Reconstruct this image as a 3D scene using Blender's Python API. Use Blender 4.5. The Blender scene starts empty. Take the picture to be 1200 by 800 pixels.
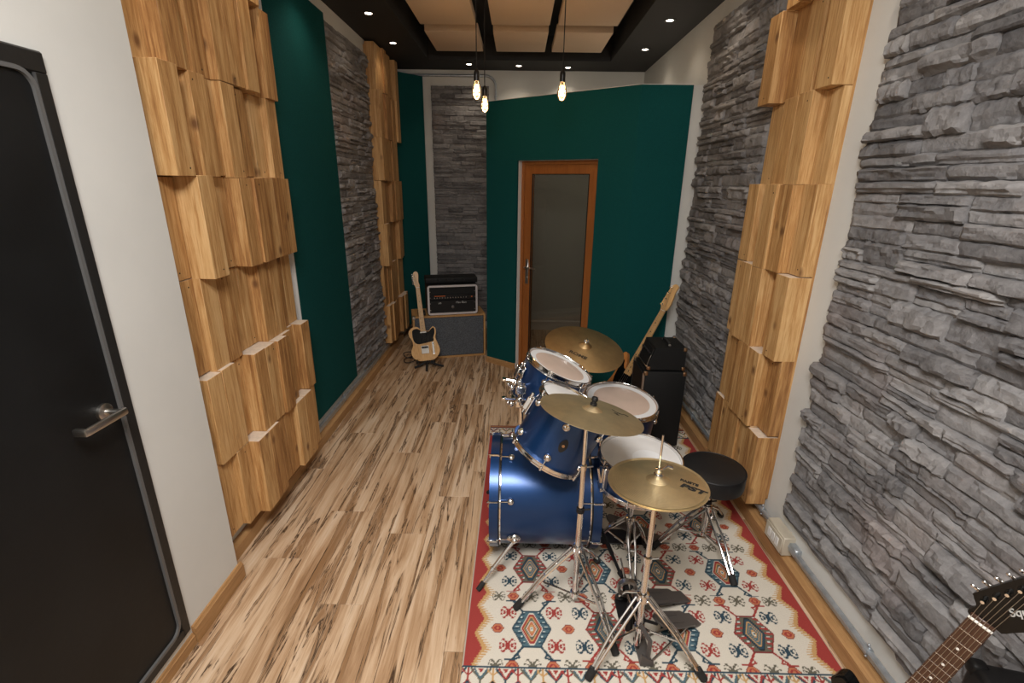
import bpy, bmesh, math, random
from mathutils import Vector as V, Matrix, noise
from math import sin, cos, pi, radians, sqrt
rnd = random.Random(11)
SC = bpy.context.scene
COL = SC.collection

# ------------------------------------------------------------------ camera
def cam_axes(pitch, yaw, roll):
    cy, sy, cp, sp, cr, sr = cos(yaw), sin(yaw), cos(pitch), sin(pitch), cos(roll), sin(roll)
    right = V((cy, -sy, 0)); fw = V((sy*cp, cy*cp, -sp)); dn = fw.cross(right)
    return cr*right + sr*dn, -sr*right + cr*dn, fw
CX, CD, CF = cam_axes(.318, -.0104, -.0138)
CPOS = V((0, 0, 1.75)); FPX = 559.3
cd = bpy.data.cameras.new('camera'); cam = bpy.data.objects.new('camera', cd); COL.objects.link(cam)
cd.sensor_width = 36; cd.lens = FPX/1200*36; cd.clip_start = .02
cam.matrix_world = Matrix(((CX.x, -CD.x, -CF.x, CPOS.x), (CX.y, -CD.y, -CF.y, CPOS.y), (CX.z, -CD.z, -CF.z, CPOS.z), (0, 0, 0, 1)))
SC.camera = cam
def proj(p):
    q = V(p) - CPOS; d = q.dot(CF)
    if d < .05: return None
    return 600 + FPX*q.dot(CX)/d, 400 + FPX*q.dot(CD)/d, d

# ------------------------------------------------------------------ world, lights, exposure
w = bpy.data.worlds.new('world'); SC.world = w; w.use_nodes = True
w.node_tree.nodes['Background'].inputs[0].default_value = (.55, .6, .7, 1)
w.node_tree.nodes['Background'].inputs[1].default_value = .35
SC.view_settings.view_transform = 'Standard'; SC.view_settings.look = 'None'
SC.view_settings.gamma = 1; SC.view_settings.use_curve_mapping = False
SC.view_settings.exposure = -0.1
def light(name, kind, loc, energy, color, **kw):
    l = bpy.data.lights.new(name, kind); l.energy = energy; l.color = color
    for k, v in kw.items(): setattr(l, k, v)
    o = bpy.data.objects.new(name, l); COL.objects.link(o); o.location = loc
    return o
WARM = (1.0, .84, .66); NEUT = (1.0, .965, .93)
# unseen fill light added above the camera, placed to match the bass drum highlight
top = light('overhead_fill_light', 'AREA', (-.12, -.05, 2.86), 118, NEUT, shape='RECTANGLE', size=.9, size_y=.9)
top.rotation_euler = (radians(8), 0, 0)

# ------------------------------------------------------------------ helpers
def tag(o, label=None, cat=None, group=None, kind=None):
    if label: o['label'] = label
    if cat: o['category'] = cat
    if group: o['group'] = group
    if kind: o['kind'] = kind
    return o
def frame(loc, z, xhint=None):
    z = V(z).normalized(); xh = V(xhint) if xhint else (V((1, 0, 0)) if abs(z.x) < .9 else V((0, 1, 0)))
    x = (xh - z*xh.dot(z)).normalized(); y = z.cross(x)
    m = Matrix.Identity(4)
    for i in range(3): m[i][0], m[i][1], m[i][2], m[i][3] = x[i], y[i], z[i], loc[i]
    return m
def thing(name, label, cat, mat4=None, group=None):
    o = bpy.data.objects.new(name, None); COL.objects.link(o); o.empty_display_size = .05
    if mat4 is not None:
        o.matrix_world = mat4 if isinstance(mat4, Matrix) else Matrix.Translation(mat4)
    return tag(o, label, cat, group)
class MB:
    def __init__(s): s.v = []; s.f = []
    def add(s, vs, fs):
        b = len(s.v); s.v += [tuple(p) for p in vs]; s.f += [[i+b for i in f] for f in fs]; return s
    def box(s, lo, hi):
        (a, b, c), (d, e, f) = lo, hi
        return s.add([(a,b,c),(d,b,c),(d,e,c),(a,e,c),(a,b,f),(d,b,f),(d,e,f),(a,e,f)],
                     [(0,3,2,1),(4,5,6,7),(0,1,5,4),(1,2,6,5),(2,3,7,6),(3,0,4,7)])
    def rbox(s, lo, hi, r=.004, seg=1, m=None):
        bm = bmesh.new(); bmesh.ops.create_cube(bm, size=1)
        lo, hi = V(lo), V(hi)
        for v in bm.verts: v.co = V((lo[i] + (v.co[i]+.5)*(hi[i]-lo[i]) for i in range(3)))
        bmesh.ops.bevel(bm, geom=list(bm.edges), offset=r, segments=seg, affect='EDGES', profile=.5)
        if m is not None: bm.transform(m)
        bm.verts.index_update()
        s.add([v.co[:] for v in bm.verts], [[v.index for v in f.verts] for f in bm.faces]); bm.free(); return s
    def obox(s, m, size, r=.003):
        h = V(size)/2; return s.rbox(-h, h, r, 1, m)
    def tube(s, pts, r, n=10, cap=True, r2=None):
        pts = [V(p) for p in pts]; k = len(pts); rings = []
        t0 = (pts[1]-pts[0]).normalized(); up = V((0,0,1)) if abs(t0.z) < .9 else V((1,0,0))
        x = t0.cross(up).normalized()
        for i, p in enumerate(pts):
            t = (pts[min(i+1,k-1)] - pts[max(i-1,0)]).normalized()
            x = (x - t*x.dot(t)).normalized(); y = t.cross(x)
            rr = r if r2 is None else r + (r2-r)*i/(k-1)
            rings.append([p + rr*(cos(2*pi*j/n)*x + sin(2*pi*j/n)*y) for j in range(n)])
        vs = [p for g in rings for p in g]
        fs = [(i*n+j, i*n+(j+1)%n, (i+1)*n+(j+1)%n, (i+1)*n+j) for i in range(k-1) for j in range(n)]
        if cap: fs += [list(range(n))[::-1], [(k-1)*n+j for j in range(n)]]
        return s.add(vs, fs)
    def lathe(s, prof, n=32, m=None, closed=False):
        vs = []; k = len(prof)
        for (r, z) in prof:
            for j in range(n):
                p = V((max(r,1e-5)*cos(2*pi*j/n), max(r,1e-5)*sin(2*pi*j/n), z)); vs.append(m @ p if m is not None else p)
        fs = []
        for i in range(k if closed else k-1):
            a, b = i*n, ((i+1) % k)*n
            fs += [(a+j, a+(j+1)%n, b+(j+1)%n, b+j) for j in range(n)]
        return s.add(vs, fs)
    def ball(s, c, r, n=10, sc=(1,1,1)):
        prof = [(r*sin(pi*i/6), -r*cos(pi*i/6)) for i in range(7)]
        m = Matrix.Translation(c) @ Matrix.Diagonal((*sc, 1)); return s.lathe(prof, n, m)
    def prism(s, outline, z0, z1, m=None):
        n = len(outline); vs = [V((x,y,z0)) for x,y in outline] + [V((x,y,z1)) for x,y in outline]
        if m is not None: vs = [m @ p for p in vs]
        return s.add(vs, [list(range(n))[::-1], [n+i for i in range(n)]] + [(i,(i+1)%n,n+(i+1)%n,n+i) for i in range(n)])
    def xf(s, m): s.v = [tuple(m @ V(p)) for p in s.v]; return s
    def mesh(s, name, angle=40):
        me = bpy.data.meshes.new(name); me.from_pydata(s.v, [], s.f); me.update()
        me.polygons.foreach_set('use_smooth', [True]*len(me.polygons)); me.set_sharp_from_angle(angle=radians(angle))
        return me
    def build(s, name, mat, parent=None, loc=None, angle=40):
        me = s.mesh(name, angle); me.materials.append(mat)
        return link(name, me, parent, loc)
def link(name, me, parent=None, loc=None):
    o = bpy.data.objects.new(name, me); COL.objects.link(o)
    if parent: o.parent = parent
    if loc is not None: o.location = loc
    return o
def spline(pts, per=6, closed=True):
    out = []; n = len(pts)
    for i in range(n if closed else n-1):
        g = lambda k: V((*pts[k % n], 0)) if closed else V((*pts[max(0, min(n-1, k))], 0))
        p0, p1, p2, p3 = g(i-1), g(i), g(i+1), g(i+2)
        for j in range(per):
            t = j/per
            q = .5*((2*p1) + (p2-p0)*t + (2*p0-5*p1+4*p2-p3)*t*t + (3*p1-p0-3*p2+p3)*t*t*t); out.append((q.x, q.y))
    return out
def text_part(body, size, m, mat, parent, name='lettering', shear=0, ext=.0004, bold=0):
    c = bpy.data.curves.new(name, 'FONT'); c.body = body; c.size = size; c.extrude = ext; c.shear = shear
    c.align_x = 'CENTER'; c.align_y = 'CENTER'; c.offset = bold
    t = bpy.data.objects.new('tmp', c); COL.objects.link(t)
    dg = bpy.context.evaluated_depsgraph_get(); me = bpy.data.meshes.new_from_object(t.evaluated_get(dg))
    bpy.data.objects.remove(t); me.name = name; me.transform(m); me.materials.clear(); me.materials.append(mat)
    return link(name, me, parent)

# ------------------------------------------------------------------ materials
def newmat(name):
    m = bpy.data.materials.new(name); m.use_nodes = True; nt = m.node_tree
    return m, nt, nt.nodes['Principled BSDF']
def N(nt, t, **kw):
    n = nt.nodes.new(t)
    for k, v in kw.items():
        if k in ('inp',):
            for a, b in v.items(): n.inputs[a].default_value = b
        else: setattr(n, k, v)
    return n
def simple(name, col, rough=.5, metal=0, bump=0, bscale=200, var=0, vscale=3, **kw):
    m, nt, b = newmat(name); b.inputs['Base Color'].default_value = (*col, 1)
    b.inputs['Roughness'].default_value = rough; b.inputs['Metallic'].default_value = metal
    for k, v in kw.items(): b.inputs[k.replace('_', ' ')].default_value = v
    L = nt.links.new; geo = N(nt, 'ShaderNodeTexCoord')
    if var:
        nz = N(nt, 'ShaderNodeTexNoise', inp={'Scale': vscale, 'Detail': 5}); L(geo.outputs['Object'], nz.inputs['Vector'])
        mr = N(nt, 'ShaderNodeMapRange', inp={'From Min': .3, 'From Max': .7, 'To Min': 1-var, 'To Max': 1+var}); L(nz.outputs[0], mr.inputs[0])
        mx = N(nt, 'ShaderNodeMix', data_type='RGBA', blend_type='MULTIPLY', inp={0: 1.0}); mx.inputs[6].default_value = (*col, 1)
        L(mr.outputs[0], mx.inputs[7]); L(mx.outputs[2], b.inputs['Base Color'])
    if bump:
        nb = N(nt, 'ShaderNodeTexNoise', inp={'Scale': bscale, 'Detail': 3}); L(geo.outputs['Object'], nb.inputs['Vector'])
        bp = N(nt, 'ShaderNodeBump', inp={'Strength': bump, 'Distance': .002}); L(nb.outputs[0], bp.inputs['Height']); L(bp.outputs[0], b.inputs['Normal'])
    return m
def ramp(nt, stops):
    r = N(nt, 'ShaderNodeValToRGB'); e = r.color_ramp.elements
    while len(e) < len(stops): e.new(.5)
    for x, (p, c) in zip(e, stops): x.position = p; x.color = (*c, 1)
    return r
def wood(name, stops, stretch, knots=True, rough=.55, nscale=1.0, coat=0, dark=(.16,.07,.025)):
    """grain runs along the axis whose stretch value is small; every object gets its own cut of the board"""
    m, nt, b = newmat(name); L = nt.links.new
    tc = N(nt, 'ShaderNodeTexCoord'); oi = N(nt, 'ShaderNodeObjectInfo')
    mul = N(nt, 'ShaderNodeMath', operation='MULTIPLY', inp={1: 37.0}); L(oi.outputs['Random'], mul.inputs[0])
    add = N(nt, 'ShaderNodeVectorMath', operation='ADD'); L(tc.outputs['Object'], add.inputs[0]); L(mul.outputs[0], add.inputs[1])
    mp = N(nt, 'ShaderNodeMapping'); mp.inputs['Scale'].default_value = stretch; L(add.outputs[0], mp.inputs['Vector'])
    n1 = N(nt, 'ShaderNodeTexNoise', inp={'Scale': 2.2*nscale, 'Detail': 8, 'Roughness': .62, 'Distortion': .9}); L(mp.outputs[0], n1.inputs['Vector'])
    n2 = N(nt, 'ShaderNodeTexNoise', inp={'Scale': 11*nscale, 'Detail': 6, 'Roughness': .7}); L(mp.outputs[0], n2.inputs['Vector'])
    mx = N(nt, 'ShaderNodeMix', data_type='FLOAT', inp={0: .42}); L(n1.outputs[0], mx.inputs[2]); L(n2.outputs[0], mx.inputs[3])
    sh = N(nt, 'ShaderNodeMath', operation='MULTIPLY_ADD', inp={1: .12, 2: -.06}); L(oi.outputs['Random'], sh.inputs[0])
    ad = N(nt, 'ShaderNodeMath', operation='ADD'); L(mx.outputs[0], ad.inputs[0]); L(sh.outputs[0], ad.inputs[1])
    r = ramp(nt, stops); L(ad.outputs[0], r.inputs[0]); col = r.outputs[0]
    if knots:
        mk = N(nt, 'ShaderNodeMapping'); mk.inputs['Scale'].default_value = [3.2+.35*(s-min(stretch))*.3 for s in stretch]; L(add.outputs[0], mk.inputs['Vector'])
        vo = N(nt, 'ShaderNodeTexVoronoi', inp={'Scale': 1.5, 'Randomness': 1}); L(mk.outputs[0], vo.inputs['Vector'])
        kn = N(nt, 'ShaderNodeMapRange', inp={'From Min': .05, 'From Max': .16, 'To Min': .95, 'To Max': 0}); L(vo.outputs['Distance'], kn.inputs[0])
        mm = N(nt, 'ShaderNodeMix', data_type='RGBA'); L(kn.outputs[0], mm.inputs[0]); L(col, mm.inputs[6]); mm.inputs[7].default_value = (*dark, 1); col = mm.outputs[2]
    L(col, b.inputs['Base Color']); b.inputs['Roughness'].default_value = rough; b.inputs['Coat Weight'].default_value = coat
    bp = N(nt, 'ShaderNodeBump', inp={'Strength': .25, 'Distance': .002}); L(mx.outputs[0], bp.inputs['Height']); L(bp.outputs[0], b.inputs['Normal'])
    return m
MT = {}
MT['plaster'] = simple('white_plaster', (.62, .62, .592), .85, bump=.15, bscale=60, var=.03)
MT['ceil'] = simple('black_ceiling_paint', (.018, .017, .017), .75, bump=.1, bscale=80)
MT['green'] = simple('green_felt', (.0065, .068, .068), .95, bump=.6, bscale=420, var=.3, vscale=240, Specular_IOR_Level=.08)
MT['white_edge'] = simple('white_panel_edge', (.66, .65, .63), .6)
MT['blackdoor'] = simple('black_door_paint', (.006, .0065, .007), .5, bump=.3, bscale=30, var=.3, Specular_IOR_Level=.3)
MT['blackframe'] = simple('black_metal_frame', (.010, .010, .010), .5, bump=.5, bscale=60)
MT['gasket'] = simple('grey_rubber_seal', (.10, .10, .10), .45)
MT['steel'] = simple('brushed_steel', (.55, .53, .50), .3, 1)
MT['trimsilver'] = simple('silver_trim_paint', (.62, .60, .62), .35, .3)
MT['chrome'] = simple('chrome', (.80, .79, .78), .12, 1)
MT['galv'] = simple('galvanised_conduit', (.46, .50, .54), .40, .7, var=.15, vscale=30)
MT['black'] = simple('black_plastic', (.008, .008, .009), .5, Specular_IOR_Level=.3)
MT['rubber'] = simple('black_rubber', (.012, .012, .012), .8)
MT['tolex'] = simple('black_tolex', (.007, .0075, .008), .6, bump=.6, bscale=500, Specular_IOR_Level=.3)
MT['vinyl'] = simple('black_vinyl', (.010, .010, .011), .45, bump=.15, bscale=300, Specular_IOR_Level=.3)
MT['grill'] = simple('grey_grille_cloth', (.085, .095, .11), .9, bump=.8, bscale=350, var=.7, vscale=220)
MT['pinetrim'] = wood('pine_trim', [(.3, (.60,.36,.15)), (.7, (.36,.18,.06))], (18, 1.2, 18), False)
MT['base'] = wood('pine_baseboard', [(.3, (.52,.31,.14)), (.5, (.40,.22,.09)), (.72, (.24,.12,.045))], (18, 1.2, 18), False, .45)
MT['block'] = wood('pine_block', [(.30, (.68,.455,.225)), (.43, (.57,.345,.145)), (.51, (.45,.24,.086)), (.60, (.30,.14,.045)), (.73, (.15,.06,.018))], (15, 15, .8), True, .55)
MT['endgrain'] = simple('pale_end_grain', (.66, .55, .44), .8, var=.12, vscale=40)
MT['doorwood'] = wood('varnished_door_wood', [(.3, (.36,.13,.032)), (.7, (.22,.068,.014))], (20, 20, 1.2), False, .35)
MT['screw'] = simple('dark_screw_hole', (.02, .015, .01), .8)
MT['blue'] = simple('blue_metallic_lacquer', (.003, .044, .165), .38, .75, Coat_Weight=.7, Coat_Roughness=.28)
MT['headwhite'] = simple('white_drum_head', (.66, .66, .66), .6, var=.06, vscale=6)
MT['headring'] = simple('white_damper_ring', (.72, .74, .76), .4)
MT['headtan'] = simple('translucent_tan_head', (.56, .44, .37), .35, var=.08, vscale=8)
MT['ink'] = simple('black_print', (.008, .008, .008), .6)
MT['inkfade'] = simple('faded_dark_print', (.05, .035, .02), .6)
MT['beige'] = simple('beige_acoustic_fabric', (.70, .53, .38), .95, bump=.5, bscale=350, var=.12, vscale=200)
MT['brassnut'] = simple('copper_corner', (.55, .36, .22), .3, 1)
MT['pedal'] = simple('grey_pedal_plate', (.13, .12, .115), .45, .6)
MT['pedalblack'] = simple('black_pedal_plate', (.014, .013, .013), .5)
MT['socket'] = simple('black_bulb_socket', (.012, .011, .010), .35)
MT['cord'] = simple('black_cord', (.012, .011, .010), .7)
MT['maple'] = wood('maple_neck', [(.3, (.66,.43,.20)), (.7, (.50,.29,.11))], (20, 2, 20), False, .35)
MT['ash'] = wood('natural_ash_body', [(.3, (.74,.47,.20)), (.5, (.66,.38,.14)), (.7, (.42,.20,.06))], (14, 2.2, 14), False, .25, coat=.6)
MT['amberbody'] = wood('amber_bass_body', [(.3, (.58,.26,.08)), (.7, (.36,.13,.03))], (14, 2, 14), False, .25, coat=.6)
MT['rosewood'] = wood('rosewood_board', [(.3, (.085,.035,.018)), (.7, (.030,.012,.007))], (30, 2, 30), False, .4)
MT['blacklac'] = simple('black_lacquer', (.004, .004, .004), .15, Specular_IOR_Level=.25)
MT['cream'] = simple('cream_binding', (.75, .72, .66), .4)
MT['silverprint'] = simple('silver_print', (.50, .52, .52), .4, .3)
MT['outlet'] = simple('beige_outlet_box', (.50, .45, .36), .5)
MT['outletw'] = simple('white_outlet_insert', (.72, .72, .70), .4)
MT['orange'] = simple('orange_led', (.8, .18, .04), .5)
MT['innerwall'] = simple('vestibule_plaster', (.30, .28, .25), .9)
def emis(name, col, st):
    m, nt, b = newmat(name); b.inputs['Base Color'].default_value = (*col, 1)
    b.inputs['Emission Color'].default_value = (*col, 1); b.inputs['Emission Strength'].default_value = st; return m
MT['filament'] = emis('glowing_filament', (1, .78, .45), 30)
MT['led'] = emis('downlight_lens', (1, .86, .68), 14)
MT['daylightpane'] = emis('daylight_pane', (.8, .88, 1), .5)
def glass(name, tint, refl=1.0, rough=0.0):
    m, nt, b = newmat(name); L = nt.links.new; out = nt.nodes['Material Output']; nt.nodes.remove(b)
    tr = N(nt, 'ShaderNodeBsdfTransparent'); tr.inputs[0].default_value = (*tint, 1)
    gl = N(nt, 'ShaderNodeBsdfGlossy', inp={'Roughness': rough}); fr = N(nt, 'ShaderNodeFresnel', inp={'IOR': 1.45})
    ml = N(nt, 'ShaderNodeMath', operation='MULTIPLY', inp={1: refl}); L(fr.outputs[0], ml.inputs[0])
    mx = N(nt, 'ShaderNodeMixShader'); L(ml.outputs[0], mx.inputs[0]); L(tr.outputs[0], mx.inputs[1]); L(gl.outputs[0], mx.inputs[2]); L(mx.outputs[0], out.inputs[0])
    return m
def bulb_glass():
    m = glass('amber_bulb_glass', (1, .86, .66)); nt = m.node_tree; L = nt.links.new; out = nt.nodes['Material Output']
    prev = out.inputs[0].links[0].from_socket; em = N(nt, 'ShaderNodeEmission'); em.inputs[0].default_value = (1, .62, .28, 1); em.inputs[1].default_value = .05
    ad = N(nt, 'ShaderNodeAddShader'); L(prev, ad.inputs[0]); L(em.outputs[0], ad.inputs[1]); L(ad.outputs[0], out.inputs[0]); return m
MT['bulbglass'] = bulb_glass(); MT['pane'] = glass('dark_door_glass', (.62, .62, .60), 1.3)
def mat_cymbal(name, col, rough):
    m, nt, b = newmat(name); L = nt.links.new; tc = N(nt, 'ShaderNodeTexCoord')
    wv = N(nt, 'ShaderNodeTexWave', wave_type='RINGS', rings_direction='Z', inp={'Scale': 55, 'Distortion': .6, 'Detail': 2}); L(tc.outputs['Object'], wv.inputs['Vector'])
    nz = N(nt, 'ShaderNodeTexNoise', inp={'Scale': 9, 'Detail': 6, 'Roughness': .6}); L(tc.outputs['Object'], nz.inputs['Vector'])
    r = ramp(nt, [(.3, [c*.72 for c in col]), (.7, col)]); L(nz.outputs[0], r.inputs[0]); L(r.outputs[0], b.inputs['Base Color'])
    b.inputs['Metallic'].default_value = 1; b.inputs['Roughness'].default_value = rough
    bp = N(nt, 'ShaderNodeBump', inp={'Strength': .25, 'Distance': .0012}); L(wv.outputs[0], bp.inputs['Height']); L(bp.outputs[0], b.inputs['Normal'])
    return m
MT['cym_hat'] = mat_cymbal('brass_hi_hat', (.86, .71, .44), .42)
MT['cym_crash'] = mat_cymbal('aged_bronze_crash', (.80, .67, .43), .46)
MT['cym_ride'] = mat_cymbal('dark_bronze_ride', (.62, .43, .22), .40)
def mat_stone():
    m, nt, b = newmat('grey_ledge_stone'); L = nt.links.new
    gp = N(nt, 'ShaderNodeNewGeometry'); oi = N(nt, 'ShaderNodeObjectInfo')
    n1 = N(nt, 'ShaderNodeTexNoise', inp={'Scale': 7, 'Detail': 6, 'Roughness': .6}); L(gp.outputs['Position'], n1.inputs['Vector'])
    n2 = N(nt, 'ShaderNodeTexNoise', inp={'Scale': 38, 'Detail': 8, 'Roughness': .7}); L(gp.outputs['Position'], n2.inputs['Vector'])
    n3 = N(nt, 'ShaderNodeTexNoise', inp={'Scale': 2.6, 'Detail': 3}); L(gp.outputs['Position'], n3.inputs['Vector'])
    mx = N(nt, 'ShaderNodeMix', data_type='FLOAT', inp={0: .5}); L(n1.outputs[0], mx.inputs[2]); L(n2.outputs[0], mx.inputs[3])
    sh = N(nt, 'ShaderNodeMath', operation='MULTIPLY_ADD', inp={1: .30, 2: -.15}); L(oi.outputs['Random'], sh.inputs[0])
    ad = N(nt, 'ShaderNodeMath', operation='ADD'); L(mx.outputs[0], ad.inputs[0]); L(sh.outputs[0], ad.inputs[1])
    r = ramp(nt, [(.25, (.088, .085, .088)), (.48, (.190, .184, .186)), (.75, (.315, .305, .302))]); L(ad.outputs[0], r.inputs[0])
    pk = N(nt, 'ShaderNodeMapRange', inp={'From Min': .56, 'From Max': .72, 'To Min': 0, 'To Max': .35}); L(n3.outputs[0], pk.inputs[0])
    c2 = N(nt, 'ShaderNodeMix', data_type='RGBA'); L(pk.outputs[0], c2.inputs[0]); L(r.outputs[0], c2.inputs[6]); c2.inputs[7].default_value = (.27, .205, .185, 1)
    L(c2.outputs[2], b.inputs['Base Color']); b.inputs['Roughness'].default_value = .8
    bp = N(nt, 'ShaderNodeBump', inp={'Strength': 1.0, 'Distance': .008}); L(n2.outputs[0], bp.inputs['Height']); L(bp.outputs[0], b.inputs['Normal'])
    return m
MT['stone'] = mat_stone()
def mat_floor():
    m, nt, b = newmat('rustic_laminate'); L = nt.links.new
    tc = N(nt, 'ShaderNodeTexCoord'); oi = N(nt, 'ShaderNodeObjectInfo')
    mul = N(nt, 'ShaderNodeMath', operation='MULTIPLY', inp={1: 53.0}); L(oi.outputs['Random'], mul.inputs[0])
    add = N(nt, 'ShaderNodeVectorMath', operation='ADD'); L(tc.outputs['Object'], add.inputs[0]); L(mul.outputs[0], add.inputs[1])
    def nz(sc, scale, det, dist, rough=.6):
        mp = N(nt, 'ShaderNodeMapping'); mp.inputs['Scale'].default_value = sc; L(add.outputs[0], mp.inputs['Vector'])
        n = N(nt, 'ShaderNodeTexNoise', inp={'Scale': scale, 'Detail': det, 'Distortion': dist, 'Roughness': rough}); L(mp.outputs[0], n.inputs['Vector']); return n.outputs[0]
    broad = nz((8, .75, 1), 1.3, 5, .9); fine = nz((45, 1.4, 1), 1.2, 7, .5, .75); crack = nz((9, .55, 1), 2.0, 7, 1.2, .62); crack2 = nz((15, .9, 1), 2.0, 6, 1.8, .6)
    r = ramp(nt, [(.36, (.26, .145, .072)), (.45, (.42, .265, .15)), (.54, (.57, .405, .265)), (.66, (.68, .54, .40))]); 
    mx = N(nt, 'ShaderNodeMix', data_type='FLOAT', inp={0: .4}); L(broad, mx.inputs[2]); L(fine, mx.inputs[3]); L(mx.outputs[0], r.inputs[0])
    # dark cracks: thin isolines of a stretched noise, broken up by another
    s = N(nt, 'ShaderNodeMath', operation='SUBTRACT', inp={1: .43}); L(crack, s.inputs[0]); a = N(nt, 'ShaderNodeMath', operation='ABSOLUTE'); L(s.outputs[0], a.inputs[0])
    k = N(nt, 'ShaderNodeMapRange', inp={'From Min': .004, 'From Max': .026, 'To Min': 1, 'To Max': 0}); L(a.outputs[0], k.inputs[0])
    gate = N(nt, 'ShaderNodeMapRange', inp={'From Min': .62, 'From Max': .50, 'To Min': 0, 'To Max': 1}); L(crack2, gate.inputs[0])
    kk = N(nt, 'ShaderNodeMath', operation='MULTIPLY'); L(k.outputs[0], kk.inputs[0]); L(gate.outputs[0], kk.inputs[1])
    st = N(nt, 'ShaderNodeMapRange', inp={'From Min': .49, 'From Max': .36, 'To Min': 0, 'To Max': .9}); L(crack, st.inputs[0])
    c1 = N(nt, 'ShaderNodeMix', data_type='RGBA'); L(st.outputs[0], c1.inputs[0]); L(r.outputs[0], c1.inputs[6]); c1.inputs[7].default_value = (.25, .135, .062, 1)
    c2 = N(nt, 'ShaderNodeMix', data_type='RGBA'); L(kk.outputs[0], c2.inputs[0]); L(c1.outputs[2], c2.inputs[6]); c2.inputs[7].default_value = (.055, .028, .014, 1)
    L(c2.outputs[2], b.inputs['Base Color']); b.inputs['Roughness'].default_value = .42; b.inputs['Specular IOR Level'].default_value = .35
    return m
MT['floor'] = mat_floor()
def mat_rug():
    m, nt, b = newmat('woven_kilim'); L = nt.links.new
    at = N(nt, 'ShaderNodeAttribute', attribute_name='weave'); tc = N(nt, 'ShaderNodeTexCoord')
    nz = N(nt, 'ShaderNodeTexNoise', inp={'Scale': 420, 'Detail': 2}); L(tc.outputs['Object'], nz.inputs['Vector'])
    mr = N(nt, 'ShaderNodeMapRange', inp={'To Min': .78, 'To Max': 1.22}); L(nz.outputs[0], mr.inputs[0])
    mx = N(nt, 'ShaderNodeMix', data_type='RGBA', blend_type='MULTIPLY', inp={0: 1.0}); L(at.outputs['Color'], mx.inputs[6]); L(mr.outputs[0], mx.inputs[7])
    L(mx.outputs[2], b.inputs['Base Color']); b.inputs['Roughness'].default_value = .95; b.inputs['Specular IOR Level'].default_value = .1
    bp = N(nt, 'ShaderNodeBump', inp={'Strength': .4, 'Distance': .001}); L(nz.outputs[0], bp.inputs['Height']); L(bp.outputs[0], b.inputs['Normal'])
    return m
MT['rug'] = mat_rug()

# ------------------------------------------------------------------ room shell
XL, XR, YB, ZC = -1.37, 1.335, 5.83, 2.92
YN = -2.4
def struct(o): o['kind'] = 'structure'; return o
fl = struct(MB().box((XL-.1, YN, -.06), (XR+.1, YB+.1, -.004)).build('floor', MT['pinetrim']))
pw, pl = .192, 1.24
plank_mesh = MB().rbox((-pw/2+.0004, -pl/2+.0005, -.008), (pw/2-.0004, pl/2-.0005, 0), .0012).mesh('plank'); plank_mesh.materials.append(MT['floor'])
i = 0; x = XL + .05
while x < XR + .1:
    y = -1.1 + [0, .47, .83, .21, .66, .98][i % 6]*1.0 - .6
    while y < YB + .5:
        link('plank', plank_mesh, fl, (x, y, 0)); y += pl
    x += pw; i += 1
# left wall: the pillar with the black door stands forward of the recessed far part
PX = -1.262; PY = 1.74; DY0, DY1, DZ0, DZ1 = .46, 1.402, .085, 2.062
struct(MB().box((XL-.12, PY, 0), (XL, YB, ZC)).build('wall_left', MT['plaster']))
m = MB().box((XL-.12, DY1, 0), (PX, PY, ZC)).box((XL-.12, YN, 0), (PX, DY0, ZC))
m.box((XL-.12, DY0, DZ1), (PX, DY1, ZC)).box((XL-.12, DY0, 0), (PX, DY1, DZ0)).box((XL-.12, DY0, DZ0), (PX-.07, DY1, DZ1))
struct(m.build('wall_left_pillar', MT['plaster']))
struct(MB().box((XR, YN, 0), (XR+.1, YB, ZC+.3)).build('wall_right', MT['plaster']))
struct(MB().box((XL-.12, YB, 0), (XR+.1, YB+.1, ZC+.3)).build('wall_back', MT['plaster']))
struct(MB().box((XL-.12, YN-.1, 0), (XR+.1, YN, ZC)).build('wall_front', MT['plaster']))
# ceiling: black soffit round a raised well
RX0, RX1, RY1, RY0, RZ = -.93, .885, 5.38, 1.1, 3.14
m = MB().box((XL-.12, YN, ZC), (RX0, YB, ZC+.3)).box((RX1, YN, ZC), (XR+.1, YB, ZC+.3)).box((RX0, RY1, ZC), (RX1, YB, ZC+.3)).box((RX0, YN, ZC), (RX1, RY0, ZC+.3)).box((RX0, RY0, RZ), (RX1, RY1, ZC+.3))
struct(m.build('ceiling', MT['ceil']))
# baseboards
def bboard(name, a, b, nx, hh=.078, th=.03):
    a, b, n = V((*a, 0)), V((*b, 0)), V((*nx, 0)); pr = [(0, 0), (th, 0), (th, hh-.012), (th-.004, hh-.010), (th*.45, hh), (0, hh)]
    vs = [p + n*q + V((0, 0, z)) for p in (a, b) for q, z in pr]; k = len(pr)
    f = [[i, (i+1) % k, k+(i+1) % k, k+i] for i in range(k)] + [list(range(k)), [k+i for i in range(k)][::-1]]
    o = MB().add(vs, f).build(name, MT['base'], angle=20); me = o.data
    bm = bmesh.new(); bm.from_mesh(me); bmesh.ops.recalc_face_normals(bm, faces=bm.faces); bm.to_mesh(me); bm.free()
    return struct(o)
bboard('baseboard_left', (XL, PY), (XL, 5.35), (1, 0), .075, .035)
bboard('baseboard_right', (XR, YN), (XR, 3.82), (-1, 0), .080, .048)
bboard('baseboard_pillar', (PX, DY1+.012), (PX, PY+.016), (1, 0), .082, .017)
bboard('baseboard_threshold', (PX, DY0-.1), (PX, DY1+.008), (1, 0), .055, .012)

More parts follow.
